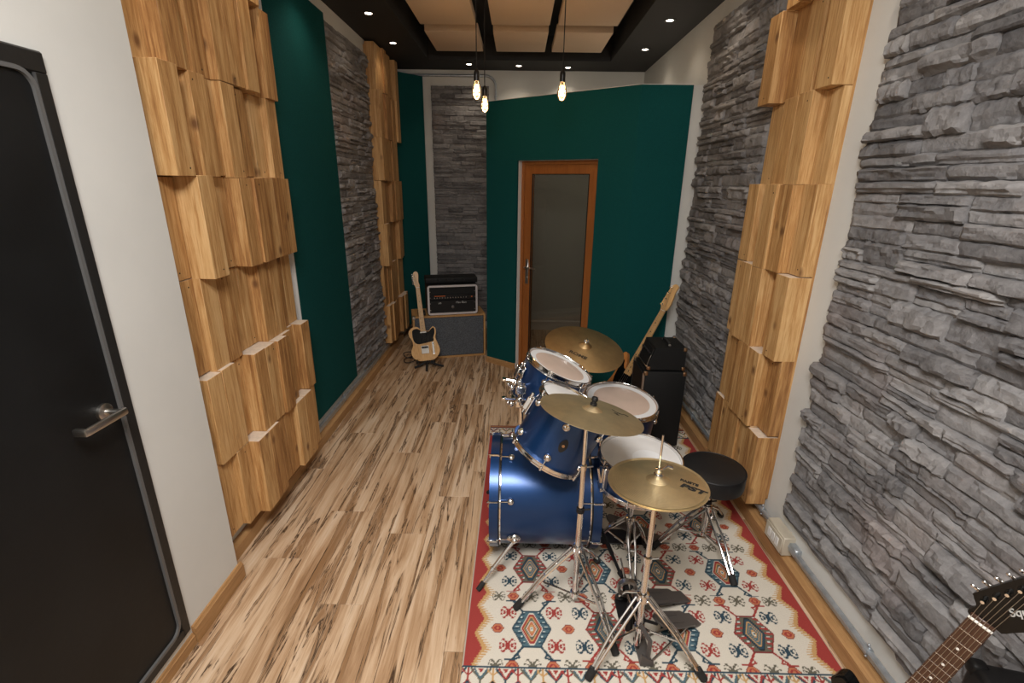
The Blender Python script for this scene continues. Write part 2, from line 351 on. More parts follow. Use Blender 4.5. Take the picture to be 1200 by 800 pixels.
# angled partition with the glazed door, plus its short front piece
PA, PB, PC, PT = V((-.30, 4.65, 0)), V((.86, 3.815, 0)), V((XR, 3.815, 0)), 2.44
pu = (PB-PA).normalized(); pn = V((pu.y, -pu.x, 0))          # pn points into the room
pm = Matrix.Identity(4)
for i_ in range(3): pm[i_][0], pm[i_][1], pm[i_][2], pm[i_][3] = pu[i_], -pn[i_], (0, 0, 1)[i_], PA[i_]
PLEN = (PB-PA).length; OX0, OX1, OZ = .352, 1.128, 1.945; TH = .13
m = MB().box((.0, .012, 0), (OX0, TH, PT)).box((OX1, .012, 0), (PLEN, TH, PT)).box((OX0, .012, OZ), (OX1, TH, PT)); m.xf(pm)
struct(m.build('wall_partition', MT['plaster']))
struct(MB().box((PB.x, 3.827, 0), (XR, 3.945, PT)).build('wall_partition_front', MT['plaster']))
struct(MB().box((-.30, 4.66, 0), (-.20, YB, PT)).build('wall_partition_return', MT['plaster']))
def panel_local(name, m4, boxes, label, r=.003):
    t = thing(name, label, 'acoustic panel', m4)
    mb = MB()
    for lo, hi in boxes: mb.rbox(lo, hi, r)
    mb.build('felt_cover', MT['green'], t); return t
t = thing('felt_panel', 'green felt wall covering around the glazed wooden door', 'acoustic panel', pm)
out = [(0.004, .06), (OX0-.002, .06), (OX0-.002, OZ+.002), (OX1+.002, OZ+.002), (OX1+.002, .06), (PLEN+.0042, .06), (PLEN+.0042, PT-.004), (.004, PT-.004)]
rm = Matrix(((1,0,0,0),(0,0,-1,0),(0,1,0,0),(0,0,0,1)))
MB().prism(out, -.012, .012, rm).build('felt_cover', MT['green'], t)
MB().box((0, -.013, PT-.004), (PLEN, .012, PT)).build('top_edge', MT['white_edge'], t)
t = thing('felt_panel', 'green felt panel beside the far right stone, behind the bass guitar', 'acoustic panel', (PB.x, 3.815, 0))
MB().box((-.0042, -.012, .06), (.367, .012, PT-.004)).build('felt_cover', MT['green'], t)
MB().box((.001, -.013, PT-.004), (.367, .012, PT)).build('top_edge', MT['white_edge'], t)
bb = bboard('baseboard_partition', (PA+pu*.0).xy, (PA+pu*(OX0)).xy, pn.xy, .065, .02)
bboard('baseboard_partition_side', (PA+pu*OX1).xy, PB.xy, pn.xy, .065, .02)
# glazed door set back in the opening
dr = bpy.data.objects.new('door_2', None); COL.objects.link(dr); dr.matrix_world = pm; struct(dr)
dy = .085; fw_ = .082
def picture_frame(mb, x0, x1, z0, z1, w, y0, y1, wb=None):
    wb = wb or w
    o_ = [(x0, z0), (x1, z0), (x1, z1), (x0, z1)]; i_ = [(x0+w, z0+wb), (x1-w, z0+wb), (x1-w, z1-w), (x0+w, z1-w)]
    for k in range(4):
        a, b, c, d = o_[k], o_[(k+1)%4], i_[(k+1)%4], i_[k]; g = .0008
        vs = [(p[0], y, p[1]) for y in (y0, y1) for p in (a, b, c, d)]
        mb.append(MB().add(vs, [(0,1,2,3),(7,6,5,4),(0,4,5,1),(1,5,6,2),(2,6,7,3),(3,7,4,0)]))
parts = []
picture_frame(parts, OX0, OX1, 0.0, OZ, .03, dy-.03, dy+.03); picture_frame(parts, OX0+.03, OX1-.03, .004, OZ-.03, .078, dy-.015, dy+.02, .12)
for k, pb in enumerate(parts): pb.build('frame_rail' if k % 2 == 0 else 'frame_stile', MT['doorwood'], dr)
MB().box((OX0+.108, dy, .124), (OX1-.108, dy+.008, OZ-.108)).build('glass_pane', MT['pane'], dr)
parts = []; picture_frame(parts, OX0+.106, OX1-.106, .122, OZ-.106, .007, dy-.019, dy-.012)
for pb in parts: pb.build('glazing_bead', MT['black'], dr)
MB().box((OX0, .012, 0), (OX0+.002, dy-.03, OZ)).box((OX0, .012, OZ-.002), (OX1, dy-.03, OZ)).build('reveal_lining', MT['white_edge'], dr)
hx = OX0+.072
h = MB().rbox((hx-.016, dy-.022, .86), (hx+.016, dy-.014, 1.09), .003).build('handle_plate', MT['steel'], dr)
MB().tube([(hx, dy-.02, 1.02), (hx, dy-.06, 1.02), (hx+.01, dy-.066, 1.02), (hx+.12, dy-.066, 1.02)], .008, 8).build('lever', MT['steel'], h)
MB().tube([(hx, dy-.014, .92), (hx, dy-.03, .92)], .011, 12).build('lock_cylinder', MT['steel'], h)
# vestibule behind the glass
vb = bboard('baseboard_vestibule', (-.19, YB), (1.33, YB), (0, -1), .12, .02); vb.data.materials[0] = MT['white_edge']
t = thing('vestibule_fill_lamp', 'added fill lamp, out of view inside the vestibule behind the glazed door', 'added fill lamp', (1.22, 4.75, 2.20))  # made-up lamp, added to brighten the view through the door glass
MB().lathe([(0, -.05), (.06, -.045), (.09, -.02), (.095, 0), (.03, .02), (0, .02)], 20).build('fill_lamp_globe', MT['led'], t)
MB().tube([(0, 0, .02), (0, 0, .06), (XR-1.22, 0, .06)], .008, 6).build('fill_lamp_bracket', MT['steel'], t)
o = light('vestibule_fill_light', 'POINT', (0, 0, -.10), 1.3, (1, .92, .82), shadow_soft_size=.06); o.parent = t

# black door on the left
d1 = bpy.data.objects.new('door_1', None); COL.objects.link(d1); d1.location = (PX, 0, 0); struct(d1)
parts = MB()
parts.rbox((-.05, DY0, DZ1-.055), (.012, DY1, DZ1), .005).rbox((-.05, DY1-.042, DZ0), (.012, DY1, DZ1-.05), .005).rbox((-.05, DY0, DZ0), (.012, DY0+.05, DZ1-.05), .005).rbox((-.05, DY0+.04, DZ0), (.012, DY1-.03, DZ0+.04), .004)
parts.build('door_frame', MT['blackframe'], d1)
def rrect(y0, y1, z0, z1, r, seg=6):
    o = []
    for cy_, cz_, a0 in ((y1-r, z1-r, 0), (y0+r, z1-r, 90), (y0+r, z0+r, 180), (y1-r, z0+r, 270)):
        for k in range(seg+1):
            a = radians(a0 + 90*k/seg); o.append((cy_+r*cos(a), cz_+r*sin(a)))
    return o
ym = Matrix(((0,0,1,0),(1,0,0,0),(0,1,0,0),(0,0,0,1)))
lf = MB().prism(rrect(DY0+.03, DY1-.03, DZ0+.03, DZ1-.035, .05), -.045, .004, ym).build('door_leaf', MT['blackdoor'], d1)
def ring_prism(y0, y1, z0, z1, r, wdt, x0, x1):
    a = rrect(y0, y1, z0, z1, r); b = rrect(y0+wdt, y1-wdt, z0+wdt, z1-wdt, max(.004, r-wdt)); n = len(a)
    vs = [(x, *p) for x in (x0, x1) for l in (a, b) for p in l]; f = []
    for k in range(n):
        j = (k+1) % n
        f += [(k, j, n+j, n+k), (2*n+k, 3*n+k, 3*n+j, 2*n+j), (k, 2*n+k, 2*n+j, j), (n+k, n+j, 3*n+j, 3*n+k)]
    return MB().add(vs, f)
ring_prism(DY0+.038, DY1-.040, DZ0+.036, DZ1-.046, .05, .011, 0, .013).build('door_seal', MT['gasket'], d1)
hy, hz = 1.298, 1.075
h = MB().lathe([(0, 0), (.026, 0), (.026, .009), (.022, .012), (0, .012)], 24, Matrix.Translation((.004, hy, hz)) @ Matrix.Rotation(pi/2, 4, 'Y')).build('handle_rose', MT['steel'], d1)
MB().tube([(.012, hy, hz), (.066, hy, hz)], .0095, 12).build('handle_neck', MT['steel'], h)
MB().rbox((.058, hy-.132, hz-.012), (.072, hy+.014, hz+.012), .006, 2).rbox((.030, hy-.137, hz-.012), (.070, hy-.122, hz+.012), .005, 2).build('lever', MT['steel'], h)

# ------------------------------------------------------------------ stone veneer
def stone_variant(seed):
    r = random.Random(seed); nx, nz = 13, 6; vs = []; idx = {}
    offs = [r.uniform(0, 50), r.uniform(0, 50), r.uniform(0, 50)]
    tl, tr = r.uniform(-.05, .05), r.uniform(-.05, .05); slope = r.uniform(-.22, .22); split = r.choice([-.2, .05, .2, 9, 9]); step = r.uniform(.12, .3); chip = [r.uniform(0, .7) for _ in range(4)]
    for k in range(nz+1):
        for j in range(nx+1):
            u, t = j/nx - .5, k/nz - .5
            p = V((u*5, t*2, 0)) + V(offs)
            d = .80 + .22*noise.noise(p*.8) + .12*noise.noise(p*2.3) + slope*t
            if t > split + .12*noise.noise(V((u*4, 0, offs[1]))): d -= step
            e = min((.5-abs(u))*16, (.5-abs(t))*4.5, 1)
            d *= .66 + .34*max(0, min(1, e))**.5
            if k in (0, nz): d *= r.uniform(.72, 1.0)
            uu = u + .03*noise.noise(p*1.7+V((9,0,0)))*(1 if 0 < j < nx else 1.1)
            tt = t + (.13*noise.noise(V((u*6, 3+k, offs[0]))) if k in (0, nz) else .08*noise.noise(p)) + (tl if u < 0 else tr)*abs(u)*(-1 if k < nz/2 else 1)
            idx[j, k] = len(vs); vs.append((uu, tt, d))
    fs = [(idx[j,k], idx[j+1,k], idx[j+1,k+1], idx[j,k+1]) for k in range(nz) for j in range(nx)]
    loop = [(j, 0) for j in range(nx)] + [(nx, k) for k in range(nz)] + [(j, nz) for j in range(nx, 0, -1)] + [(0, k) for k in range(nz, 0, -1)]
    b = len(vs)
    for l in loop: x_, y_, _ = vs[idx[l]]; vs.append((x_*1.0, y_*1.0, 0))
    n = len(loop)
    for i_ in range(n): fs.append((b+i_, b+(i_+1) % n, idx[loop[(i_+1) % n]], idx[loop[i_]]))
    mb = MB().add(vs, fs); me = mb.mesh('stone', 20); me.materials.append(MT['stone']); return mb, me
VAR = [stone_variant(100+i_) for i_ in range(22)]
def stone_wall(name, label, m4, length, z0, z1, hmean, lmin, lmax, dmin, dmax, seed, ragged=(0, 0), cap=300, back=.008):
    """m4: local x runs along the wall, local y is up, local z points into the room"""
    r = random.Random(seed); t = thing(name, label, 'stone cladding', m4)
    MB().rbox((0.02, z0+.02, 0), (length-.02, z1-.02, back), .002).build('mortar_backing', MT['stone'], t)
    st = []; z = z0; row = 0
    while z < z1 - .012:
        h = min(hmean*r.choice([.55, .7, .85, 1, 1, 1.2, 1.45]), z1 - z)
        if z1 - z - h < .015: h = z1 - z
        x = -r.uniform(0, ragged[0]); end = length + r.uniform(0, ragged[1])
        while x < end - .02:
            l = r.uniform(lmin, lmax)*(1.25 if h < hmean else .9)
            if end - x - l < lmin*.6: l = end - x
            hh = h
            if h > hmean*1.15 and r.random() < .45:
                a = r.uniform(.4, .6); subs = [(z, h*a), (z+h*a, h*(1-a))]
            else: subs = [(z, h)]
            for zz, h2 in subs: st.append((x, zz, l, h2, r.uniform(dmin, dmax), r.randrange(len(VAR)), r.uniform(-.012, .012), r.random() < .5))
            x += l
        z += h; row += 1
    def score(s):
        pts = [proj(m4 @ V(p)) for p in ((s[0], s[1], 0), (s[0]+s[2], s[1]+s[3], 0))]
        if None in pts: return -1
        (a, b, _), (c, d, _) = pts; cx_, cy_ = (a+c)/2, (b+d)/2
        if not (-20 < cx_ < 1220 and -20 < cy_ < 820): return -1
        return abs(c-a)*max(abs(d-b), 1)
    st.sort(key=score, reverse=True); rest = MB()
    for i_, (x, zz, l, h, d, vi, rot, flip) in enumerate(st):
        g = 1.03
        mm = Matrix.Translation((x+l/2, zz+h/2, 0)) @ Matrix.Rotation(rot + (pi if flip else 0), 4, 'Z') @ Matrix.Diagonal((l*g, h*1.06, d, 1))
        if i_ < cap and score(st[i_]) > 0:
            o = link('stone', VAR[vi][1], t); o.matrix_local = mm
        else:
            mb = VAR[vi][0]; rest.add([mm @ V(p) for p in mb.v], mb.f)
    if rest.v:
        o = rest.build('stone_infill', MT['stone'], t, angle=28); o['kind'] = 'stuff'
    return t
def wall_frame(side, y, z=0):
    if side == 'R': return Matrix(((0,0,-1,XR), (-1,0,0,y), (0,1,0,z), (0,0,0,1)))   # x local runs toward the camera
    if side == 'L': return Matrix(((0,0,1,XL), (1,0,0,y), (0,1,0,z), (0,0,0,1)))
    if side == 'B': return Matrix(((1,0,0,y), (0,0,-1,YB), (0,1,0,z), (0,0,0,1)))
stone_wall('stone_veneer', 'wide grey stacked stone cladding nearest the camera on the right wall', wall_frame('R', 1.955), 2.3, .235, 2.905, .055, .11, .32, .020, .066, 3, ragged=(.03, 0))
stone_wall('stone_veneer', 'grey stacked stone strip on the right wall behind the amplifier stack', wall_frame('R', 3.80), 1.01, .20, 2.80, .052, .12, .32, .020, .062, 5, ragged=(.02, .01))
stone_wall('stone_veneer', 'grey stacked stone strip on the left wall between green panel and wood blocks', wall_frame('L', 3.745), .92, .18, 2.80, .052, .12, .32, .02, .058, 8)
stone_wall('stone_veneer', 'dark flat stone strip on the back wall above the guitar amplifier', wall_frame('B', -.985), .63, .1, 2.76, .052, .10, .28, .012, .046, 13)

# ------------------------------------------------------------------ wooden block diffusers
TIERS = [.165, .56, .965, 1.37, 1.765, 2.145, 2.535, 2.90]
def diffuser(label, side, y0, ncol, wcol, depths, tiers=TIERS, seed=1):
    r = random.Random(seed); t = thing('wood_diffuser', label, 'wood diffuser', (XL if side == 'L' else XR, y0, 0))
    s = 1 if side == 'L' else -1
    MB().box((0, .004, tiers[0]+.03), (s*.012, ncol*wcol-.004, tiers[-1]-.02) ).build('backing_board', MT['block'], t)
    for ti in range(len(tiers)-1):
        for c in range(ncol):
            dp = depths[ti][c]; z0, z1 = tiers[ti] + r.uniform(-.004, .004), tiers[ti+1] - .0012 + r.uniform(-.004, .004)
            a, b = c*wcol+.0006, (c+1)*wcol-.0006; ce = V((s*(dp+.012)/2, (a+b)/2, (z0+z1)/2)); hx_ = (dp-.012)/2
            o = MB().rbox((-hx_, -(b-a)/2, -(z1-z0)/2), (hx_, (b-a)/2, (z1-z0)/2), .0016).build('wood_block', MT['block'], t, ce); o.data.materials.append(MT['endgrain'])
            for f_ in o.data.polygons:
                if f_.normal.z > .9: f_.material_index = 1
            if r.random() < .55:
                sx = hx_*s; yy = r.uniform(-.3, .3)*(b-a); zz = (z1-z0)/2*r.choice([-.85, .8, .85])
                MB().lathe([(.0035, -.0006), (.0035, .0006), (0, .0006)], 8, Matrix.Translation((sx, yy, zz)) @ Matrix.Rotation(s*pi/2, 4, 'Y')).build('screw_head', MT['screw'], o)
    return t
def depth_table(ncol, seed, lo, hi):
    r = random.Random(seed); rows_ = []
    for ti in range(len(TIERS)-1):
        row = []
        for c in range(ncol):
            if row and r.random() < .22: row.append(row[-1]); continue
            d = r.choice([0, .15, .3, .5, .7, .85, 1])
            while row and abs(lo+(hi-lo)*d - row[-1]) < .008: d = r.choice([0, .15, .3, .5, .7, .85, 1])
            row.append(lo + (hi-lo)*d)
        rows_.append(row)
    return rows_
diffuser('tall pine block diffuser on the left wall next to the black door', 'L', 1.805, 9, .1022, depth_table(9, 21, .045, .140), seed=2)
diffuser('pine block diffuser on the right wall behind the drum stool', 'R', 2.145, 5, .1136, depth_table(5, 37, .045, .125), seed=4)
diffuser('narrow pine block diffuser far back on the left wall beside the guitar', 'L', 4.68, 7, .107, depth_table(7, 12, .045, .115), seed=6)

# ------------------------------------------------------------------ green felt panels
t = thing('felt_panel', 'tall green felt panel on the left wall between wood blocks and stone', 'acoustic panel', (XL, 2.862, 0))
MB().rbox((0, 0, .190), (.026, .872, 2.835), .004).build('felt_cover', MT['green'], t)
MB().box((0, -.008, .190), (.024, 0, 2.835)).build('side_edge', MT['white_edge'], t)
t = thing('felt_panel', 'dark green felt panel set across the far left corner', 'acoustic panel', frame((XL+.001, 5.46, 0), (0, 0, 1), (.31, .325, 0)))
MB().rbox((.0, 0, .12), (.44, .025, 2.845), .004).build('felt_cover', MT['green'], t)

# ------------------------------------------------------------------ ceiling panels, downlights, pendants
cols = [(-.81, -.365, 'left'), (-.24, .22, 'middle'), (.285, .755, 'right')]
rows = [(4.55, 5.17, 'farthest row'), (3.74, 4.37, 'second row from the far end'), (2.93, 3.56, 'third row from the far end'), (2.12, 2.75, 'fourth row from the far end')]
for x0, x1, cn in cols:
    for y0, y1, rn in rows:
        t = thing('ceiling_baffle', 'beige fabric ceiling panel, %s column of the %s' % (cn, rn), 'ceiling panel', ((x0+x1)/2, (y0+y1)/2, 2.945), 'beige ceiling panels')
        hx_, hy_ = (x1-x0)/2, (y1-y0)/2
        MB().rbox((-hx_, -hy_, 0), (hx_, hy_, .065), .006, 2).build('fabric_panel', MT['beige'], t)
        MB().box((-hx_*.6, -hy_*.6, .066), (-hx_*.6+.03, hy_*.6, RZ-2.945)).box((hx_*.6-.03, -hy_*.6, .066), (hx_*.6, hy_*.6, RZ-2.945)).build('batten', MT['ceil'], t)
dl = [(-1.12, 4.03), (-1.135, 4.80), (-.54, 5.555), (-.027, 5.60), (.488, 5.655), (1.113, 4.92), (1.094, 4.12),
      (-1.11, 3.26), (-1.11, 2.49), (-1.10, 1.72), (1.09, 3.32), (1.09, 2.52), (1.09, 1.72), (-1.1, .95), (1.09, .92), (-1.0, .1), (1.0, .1)]
nth = ['farthest one', 'second from the far end', 'third from the far end', 'fourth from the far end', 'fifth from the far end', 'sixth from the far end', 'seventh from the far end']
lefts = sorted([q for q in dl if q[0] < -.9], key=lambda q: -q[1]); rights = sorted([q for q in dl if q[0] > .9], key=lambda q: -q[1]); backs = sorted([q for q in dl if abs(q[0]) < .9])
names = ['on the left soffit, ' + nth[lefts.index(q)] if q in lefts else 'on the right soffit, ' + nth[rights.index(q)] if q in rights else ['leftmost', 'middle', 'rightmost'][backs.index(q)] + ' of the three along the back soffit' for q in dl]
for (x, y), nm in zip(dl, names):
    t = thing('downlight', 'small round recessed downlight ' + nm, 'downlight', (x, y, ZC), 'recessed ceiling downlights')
    MB().lathe([(.026, -.001), (.028, -.004), (.046, -.005), (.049, 0)], 24).build('trim_ring', MT['blackframe'], t)
    MB().lathe([(0, -.0025), (.026, -.0025)], 20).build('lens', MT['led'], t)
    e = 6 if y > 5.2 else 3.2 if y > 3.5 else 9
    o = light('downlight_lamp', 'SPOT', (0, 0, -.012), e, WARM, spot_size=radians(118), spot_blend=.8, shadow_soft_size=.03); o.parent = t
for x, y, zb, lab in [(-.292, 3.50, 2.275, 'nearer of the two glowing pendant bulbs in front of the back stone'), (-.272, 3.98, 2.262, 'farther of the two glowing pendant bulbs, hanging lowest'), (.270, 3.50, 2.275, 'single glowing pendant bulb in front of the green partition')]:
    t = thing('pendant_bulb', lab, 'pendant light', (x, y, zb), 'bare filament pendants')
    MB().lathe([(0, 0), (.012, .003), (.024, .016), (.031, .036), (.032, .052), (.028, .075), (.020, .098), (.014, .112), (.0135, .122)], 24).build('bulb_glass', MT['bulbglass'], t)
    fm = MB()
    for k in range(5):
        a = 2*pi*k/5; fm.tube([(.006*cos(a), .006*sin(a), .095), (.011*cos(a), .011*sin(a), .062), (.009*cos(a+.3), .009*sin(a+.3), .030)], .0011, 5)
    fm.build('filament', MT['filament'], t)
    MB().tube([(0, 0, .035), (0, 0, .112)], .003, 8).build('glass_stem', MT['bulbglass'], t)
    MB().lathe([(.0145, .112), (.0175, .114), (.0185, .150), (.0175, .168), (.010, .180), (.004, .186), (0, .186)], 20).build('lamp_socket', MT['socket'], t)
    MB().tube([(0, 0, .184), (0, 0, RZ-zb-.02)], .0032, 8).build('cord', MT['cord'], t)
    MB().lathe([(0, RZ-zb-.025), (.04, RZ-zb-.022), (.045, RZ-zb)], 20).build('ceiling_rose', MT['socket'], t)
    o = light('bulb_glow', 'POINT', (0, 0, .06), 1.6, (1, .68, .36), shadow_soft_size=.03); o.parent = t

# ------------------------------------------------------------------ conduits and outlets
def conduit(label, pts, r, clamps, nrm):
    t = thing('conduit_pipe', label, 'conduit', pts[0]); b = V(pts[0])
    MB().tube([V(p)-b for p in pts], r, 10).build('pipe', MT['galv'], t)
    for c, d in clamps:
        c, d = V(c)-b, V(d).normalized(); k = MB(); k.lathe([(r+.001, -.008), (r+.004, -.008), (r+.004, .008), (r+.001, .008)], 12, frame(c, d), closed=True)
        nn = V(nrm); k.tube([c + V((0,0,-.024)), c + V((0,0,.026))], .0035, 6); k.ball(c + V((0,0,.028)) + nn*.004, .006, 8); k.ball(c + V((0,0,-.024)) + nn*.004, .005, 8)
        k.build('pipe_clamp', MT['galv'], t)
    return t
conduit('grey metal conduit low along the right wall', [(XR-.024, -1, .140), (XR-.024, 1.865, .140)], .0115, [((XR-.024, 1.33, .140), (0, 1, 0)), ((XR-.024, .3, .14), (0, 1, 0))], (-1, 0, 0))
conduit('grey metal conduit running behind the drum stool toward the far corner', [(XR-.024, 2.02, .140), (XR-.024, 3.80, .140)], .0115, [((XR-.024, 2.13, .14), (0, 1, 0)), ((XR-.024, 3.2, .14), (0, 1, 0))], (-1, 0, 0))
conduit('grey metal conduit low along the left wall', [(XL+.016, 1.9, .135), (XL+.016, 5.3, .135)], .0115, [((XL+.016, 3.42, .135), (0, 1, 0)), ((XL+.016, 4.4, .135), (0, 1, 0))], (1, 0, 0))
arc = [(.27 + .16 + .11*sin(a)-.43, YB-.018, 2.885 - .11*(1-cos(a))) for a in [k*pi/12 for k in range(7)]]
arc = [(-.385 + .11*sin(a), YB-.018, 2.862 - .11*(1-cos(a))) for a in [k*pi/12 for k in range(7)]]
conduit('grey metal conduit bending down at the top of the back wall', [(XL+.05, YB-.018, 2.862)] + arc + [(-.275, YB-.018, 2.2)], .013, [((-.275, YB-.018, 2.66), (0, 0, 1))], (0, -1, 0))
t = thing('outlet_box', 'beige outlet box on the skirting of the right wall by the rug', 'outlet', (XR, 1.945, .13))
MB().rbox((-.058, -.082, -.048), (0, .075, .052), .004).build('box_body', MT['outlet'], t)
MB().rbox((-.064, -.078, -.040), (-.058, .071, .044), .003).build('cover_plate', MT['outlet'], t)
for k in range(3): MB().rbox((-.067, -.052+k*.034, -.022), (-.063, -.024+k*.034, .026), .002).build('socket_insert', MT['outletw'], t)
MB().rbox((-.032, -.14, -.012), (0, -.08, .03), .004).build('pipe_connector', MT['galv'], t)
t = thing('outlet_box', 'small white outlet box under the wood blocks on the left wall', 'outlet', (XL, 2.30, .115))
MB().rbox((0, -.06, -.035), (.045, .06, .035), .004).build('box_body', MT['outlet'], t)
for k in range(2): MB().rbox((.044, -.035+k*.036, -.018), (.048, -.007+k*.036, .02), .002).build('socket_insert', MT['outletw'], t)

# ------------------------------------------------------------------ kilim rug
import numpy as np
def make_rug():
    x0, x1, y0, y1, st = -.188, 1.272, 1.19, 3.25, .0036
    nx, ny = int((x1-x0)/st)+1, int((y1-y0)/st)+1
    X, Y = np.meshgrid(x0+np.arange(nx)*st, y0+np.arange(ny)*st)
    lin = lambda r, g, b: np.array([((c/255)/12.92 if c/255 <= .04045 else ((c/255+.055)/1.055)**2.4) for c in (r, g, b)])
    WHITE, RED, YEL, TEAL, DTEAL, GREY, ORG, BLK, DRED, PALE = lin(204,197,184), lin(150,62,58), lin(184,146,98), lin(78,102,112), lin(50,70,82), lin(98,94,82), lin(180,112,82), lin(44,46,50), lin(118,52,52), lin(196,204,200)
    A = np.empty((ny, nx, 3)); A[:] = WHITE
    def poly(pts, col):
        p = np.array(pts); bx0, by0 = p.min(0); bx1, by1 = p.max(0)
        i0, i1 = max(0, int((bx0-x0)/st)), min(nx, int((bx1-x0)/st)+2); j0, j1 = max(0, int((by0-y0)/st)), min(ny, int((by1-y0)/st)+2)
        if i0 >= i1 or j0 >= j1: return
        xx, yy = X[j0:j1, i0:i1], Y[j0:j1, i0:i1]; ins = np.zeros(xx.shape, bool)
        for k in range(len(p)):
            (ax, ay), (bx, by) = p[k], p[(k+1) % len(p)]
            if ay == by: continue
            c = (ay > yy) != (by > yy); ins ^= c & (xx < (bx-ax)*(yy-ay)/(by-ay)+ax)
        A[j0:j1, i0:i1][ins] = col
    def line(a, b, wd, col):
        a, b = np.array(a, float), np.array(b, float); d = b-a; d /= np.hypot(*d); n = np.array([-d[1], d[0]])*wd/2; e = d*wd/2
        poly([a-e+n, b+e+n, b+e-n, a-e-n], col)
    def hexa(cx, cy, hw, hh, ft, col): poly([(cx-hw, cy), (cx-ft, cy+hh), (cx+ft, cy+hh), (cx+hw, cy), (cx+ft, cy-hh), (cx-ft, cy-hh)], col)
    XB = ["..##.....##..", ".#.##...##.#.", "....##.##....", "##...###...##", "#.##.###.##.#", "...#######...", "#.##.###.##.#", "##...###...##", "....##.##....", ".#.##...##.#.", "..##.....##.."]
    def stamp(cx, cy, w_, h_, col, bmp=XB):
        R_, C_ = len(bmp), len(bmp[0])
        for r in range(R_):
            for c in range(C_):
                if bmp[r][c] == '#':
                    a, b = cx+(c-C_/2)*w_/C_, cy+(R_/2-r-1)*h_/R_; poly([(a-.0002, b-.0002), (a+w_/C_+.0002, b-.0002), (a+w_/C_+.0002, b+h_/R_+.0002), (a-.0002, b+h_/R_+.0002)], col)
    def small_hex(cx, cy):
        hexa(cx, cy, .028, .021, .012, DRED); hexa(cx, cy, .025, .018, .010, ORG); hexa(cx, cy, .017, .012, .006, RED); hexa(cx, cy, .008, .006, .002, ORG)
    def medallion(cx, cy, teal):
        a, b, c, d = (DTEAL, TEAL, RED, ORG) if teal else (DRED, RED, DTEAL, TEAL)
        for sx in (-1, 1):
            for sy in (-1, 1):
                line((cx+sx*.034, cy+sy*.080), (cx+sx*.076, cy+sy*.132), .009, a if teal else RED)
                line((cx+sx*.070, cy+sy*.136), (cx+sx*.108, cy+sy*.136), .006, a if teal else RED)
                line((cx+sx*.074, cy+sy*.136), (cx+sx*.052, cy+sy*.128), .007, a if teal else RED); line((cx+sx*.050, cy+sy*.128), (cx+sx*.056, cy+sy*.117), .007, a if teal else RED)
        hexa(cx, cy, .083, .086, .036, a); hexa(cx, cy, .077, .080, .033, b if teal else GREY)
        for k in range(-3, 4):
            for sx in (-1, 1):
                yy = cy + k*.0225; line((cx+sx*(.078-.48*abs(yy-cy)-.004), yy), (cx+sx*(.045-.2*abs(yy-cy)), yy+.004), .009, a if teal else RED)
                line((cx+sx*(.066-.48*abs(yy-cy)), yy+.009), (cx+sx*(.056-.40*abs(yy-cy)), yy+.009), .004, PALE)
        hexa(cx, cy, .047, .074, .010, WHITE if teal else BLK); hexa(cx, cy, .044, .070, .008, c); hexa(cx, cy, .034, .056, .006, YEL); hexa(cx, cy, .030, .049, .005, GREY if teal else TEAL); hexa(cx, cy, .023, .037, .004, WHITE if teal else YEL)
        hexa(cx, cy, .020, .032, .004, d); hexa(cx, cy, .011, .018, .004, YEL); hexa(cx, cy, .007, .009, .004, PALE); hexa(cx, cy, .004, .005, .002, DTEAL)
        for sx in (-1, 1):
            for sy in (-1, 1): stamp(cx+sx*.097, cy+sy*.078, .068, .060, (RED if teal else DTEAL))
    dx, dy = .305, .325
    for j in range(7):
        cy = 1.505 + dy*j
        for i_ in range(4):
            cx = .082 + dx*i_
            if cy < 3.2: medallion(cx, cy, (i_+j) % 2 == 0)
            my = cy - dy/2
            stamp(cx, my, .066, .056, GREY); small_hex(cx-.078, my); small_hex(cx+.078, my)
            if i_ < 3: stamp(cx+dx/2, my, .066, .056, GREY); small_hex(cx+dx/2, cy)
            if i_ == 0: stamp(cx-dx/2+.01, my, .060, .052, GREY); small_hex(cx-dx/2+.012, cy)
            if i_ == 3: stamp(cx+dx/2-.01, my, .060, .052, GREY); small_hex(cx+dx/2-.012, cy)
    # scalloped red side borders with a toothed yellow fringe
    for s in (0, 1):
        D = (X - x0) if s == 0 else (x1 - X)
        sc = np.abs(((Y - 1.345) / .135) % 1 - .5)*2
        tooth = np.abs(((Y) / .0105) % 1 - .5)*2
        e1 = .072 - .036*sc + .006*(tooth-.5); e2 = e1 + .012 + .030*tooth*(1-.5*sc)
        A[D < e2] = YEL; A[D < e1] = RED; A[D < .006] = WHITE*.8
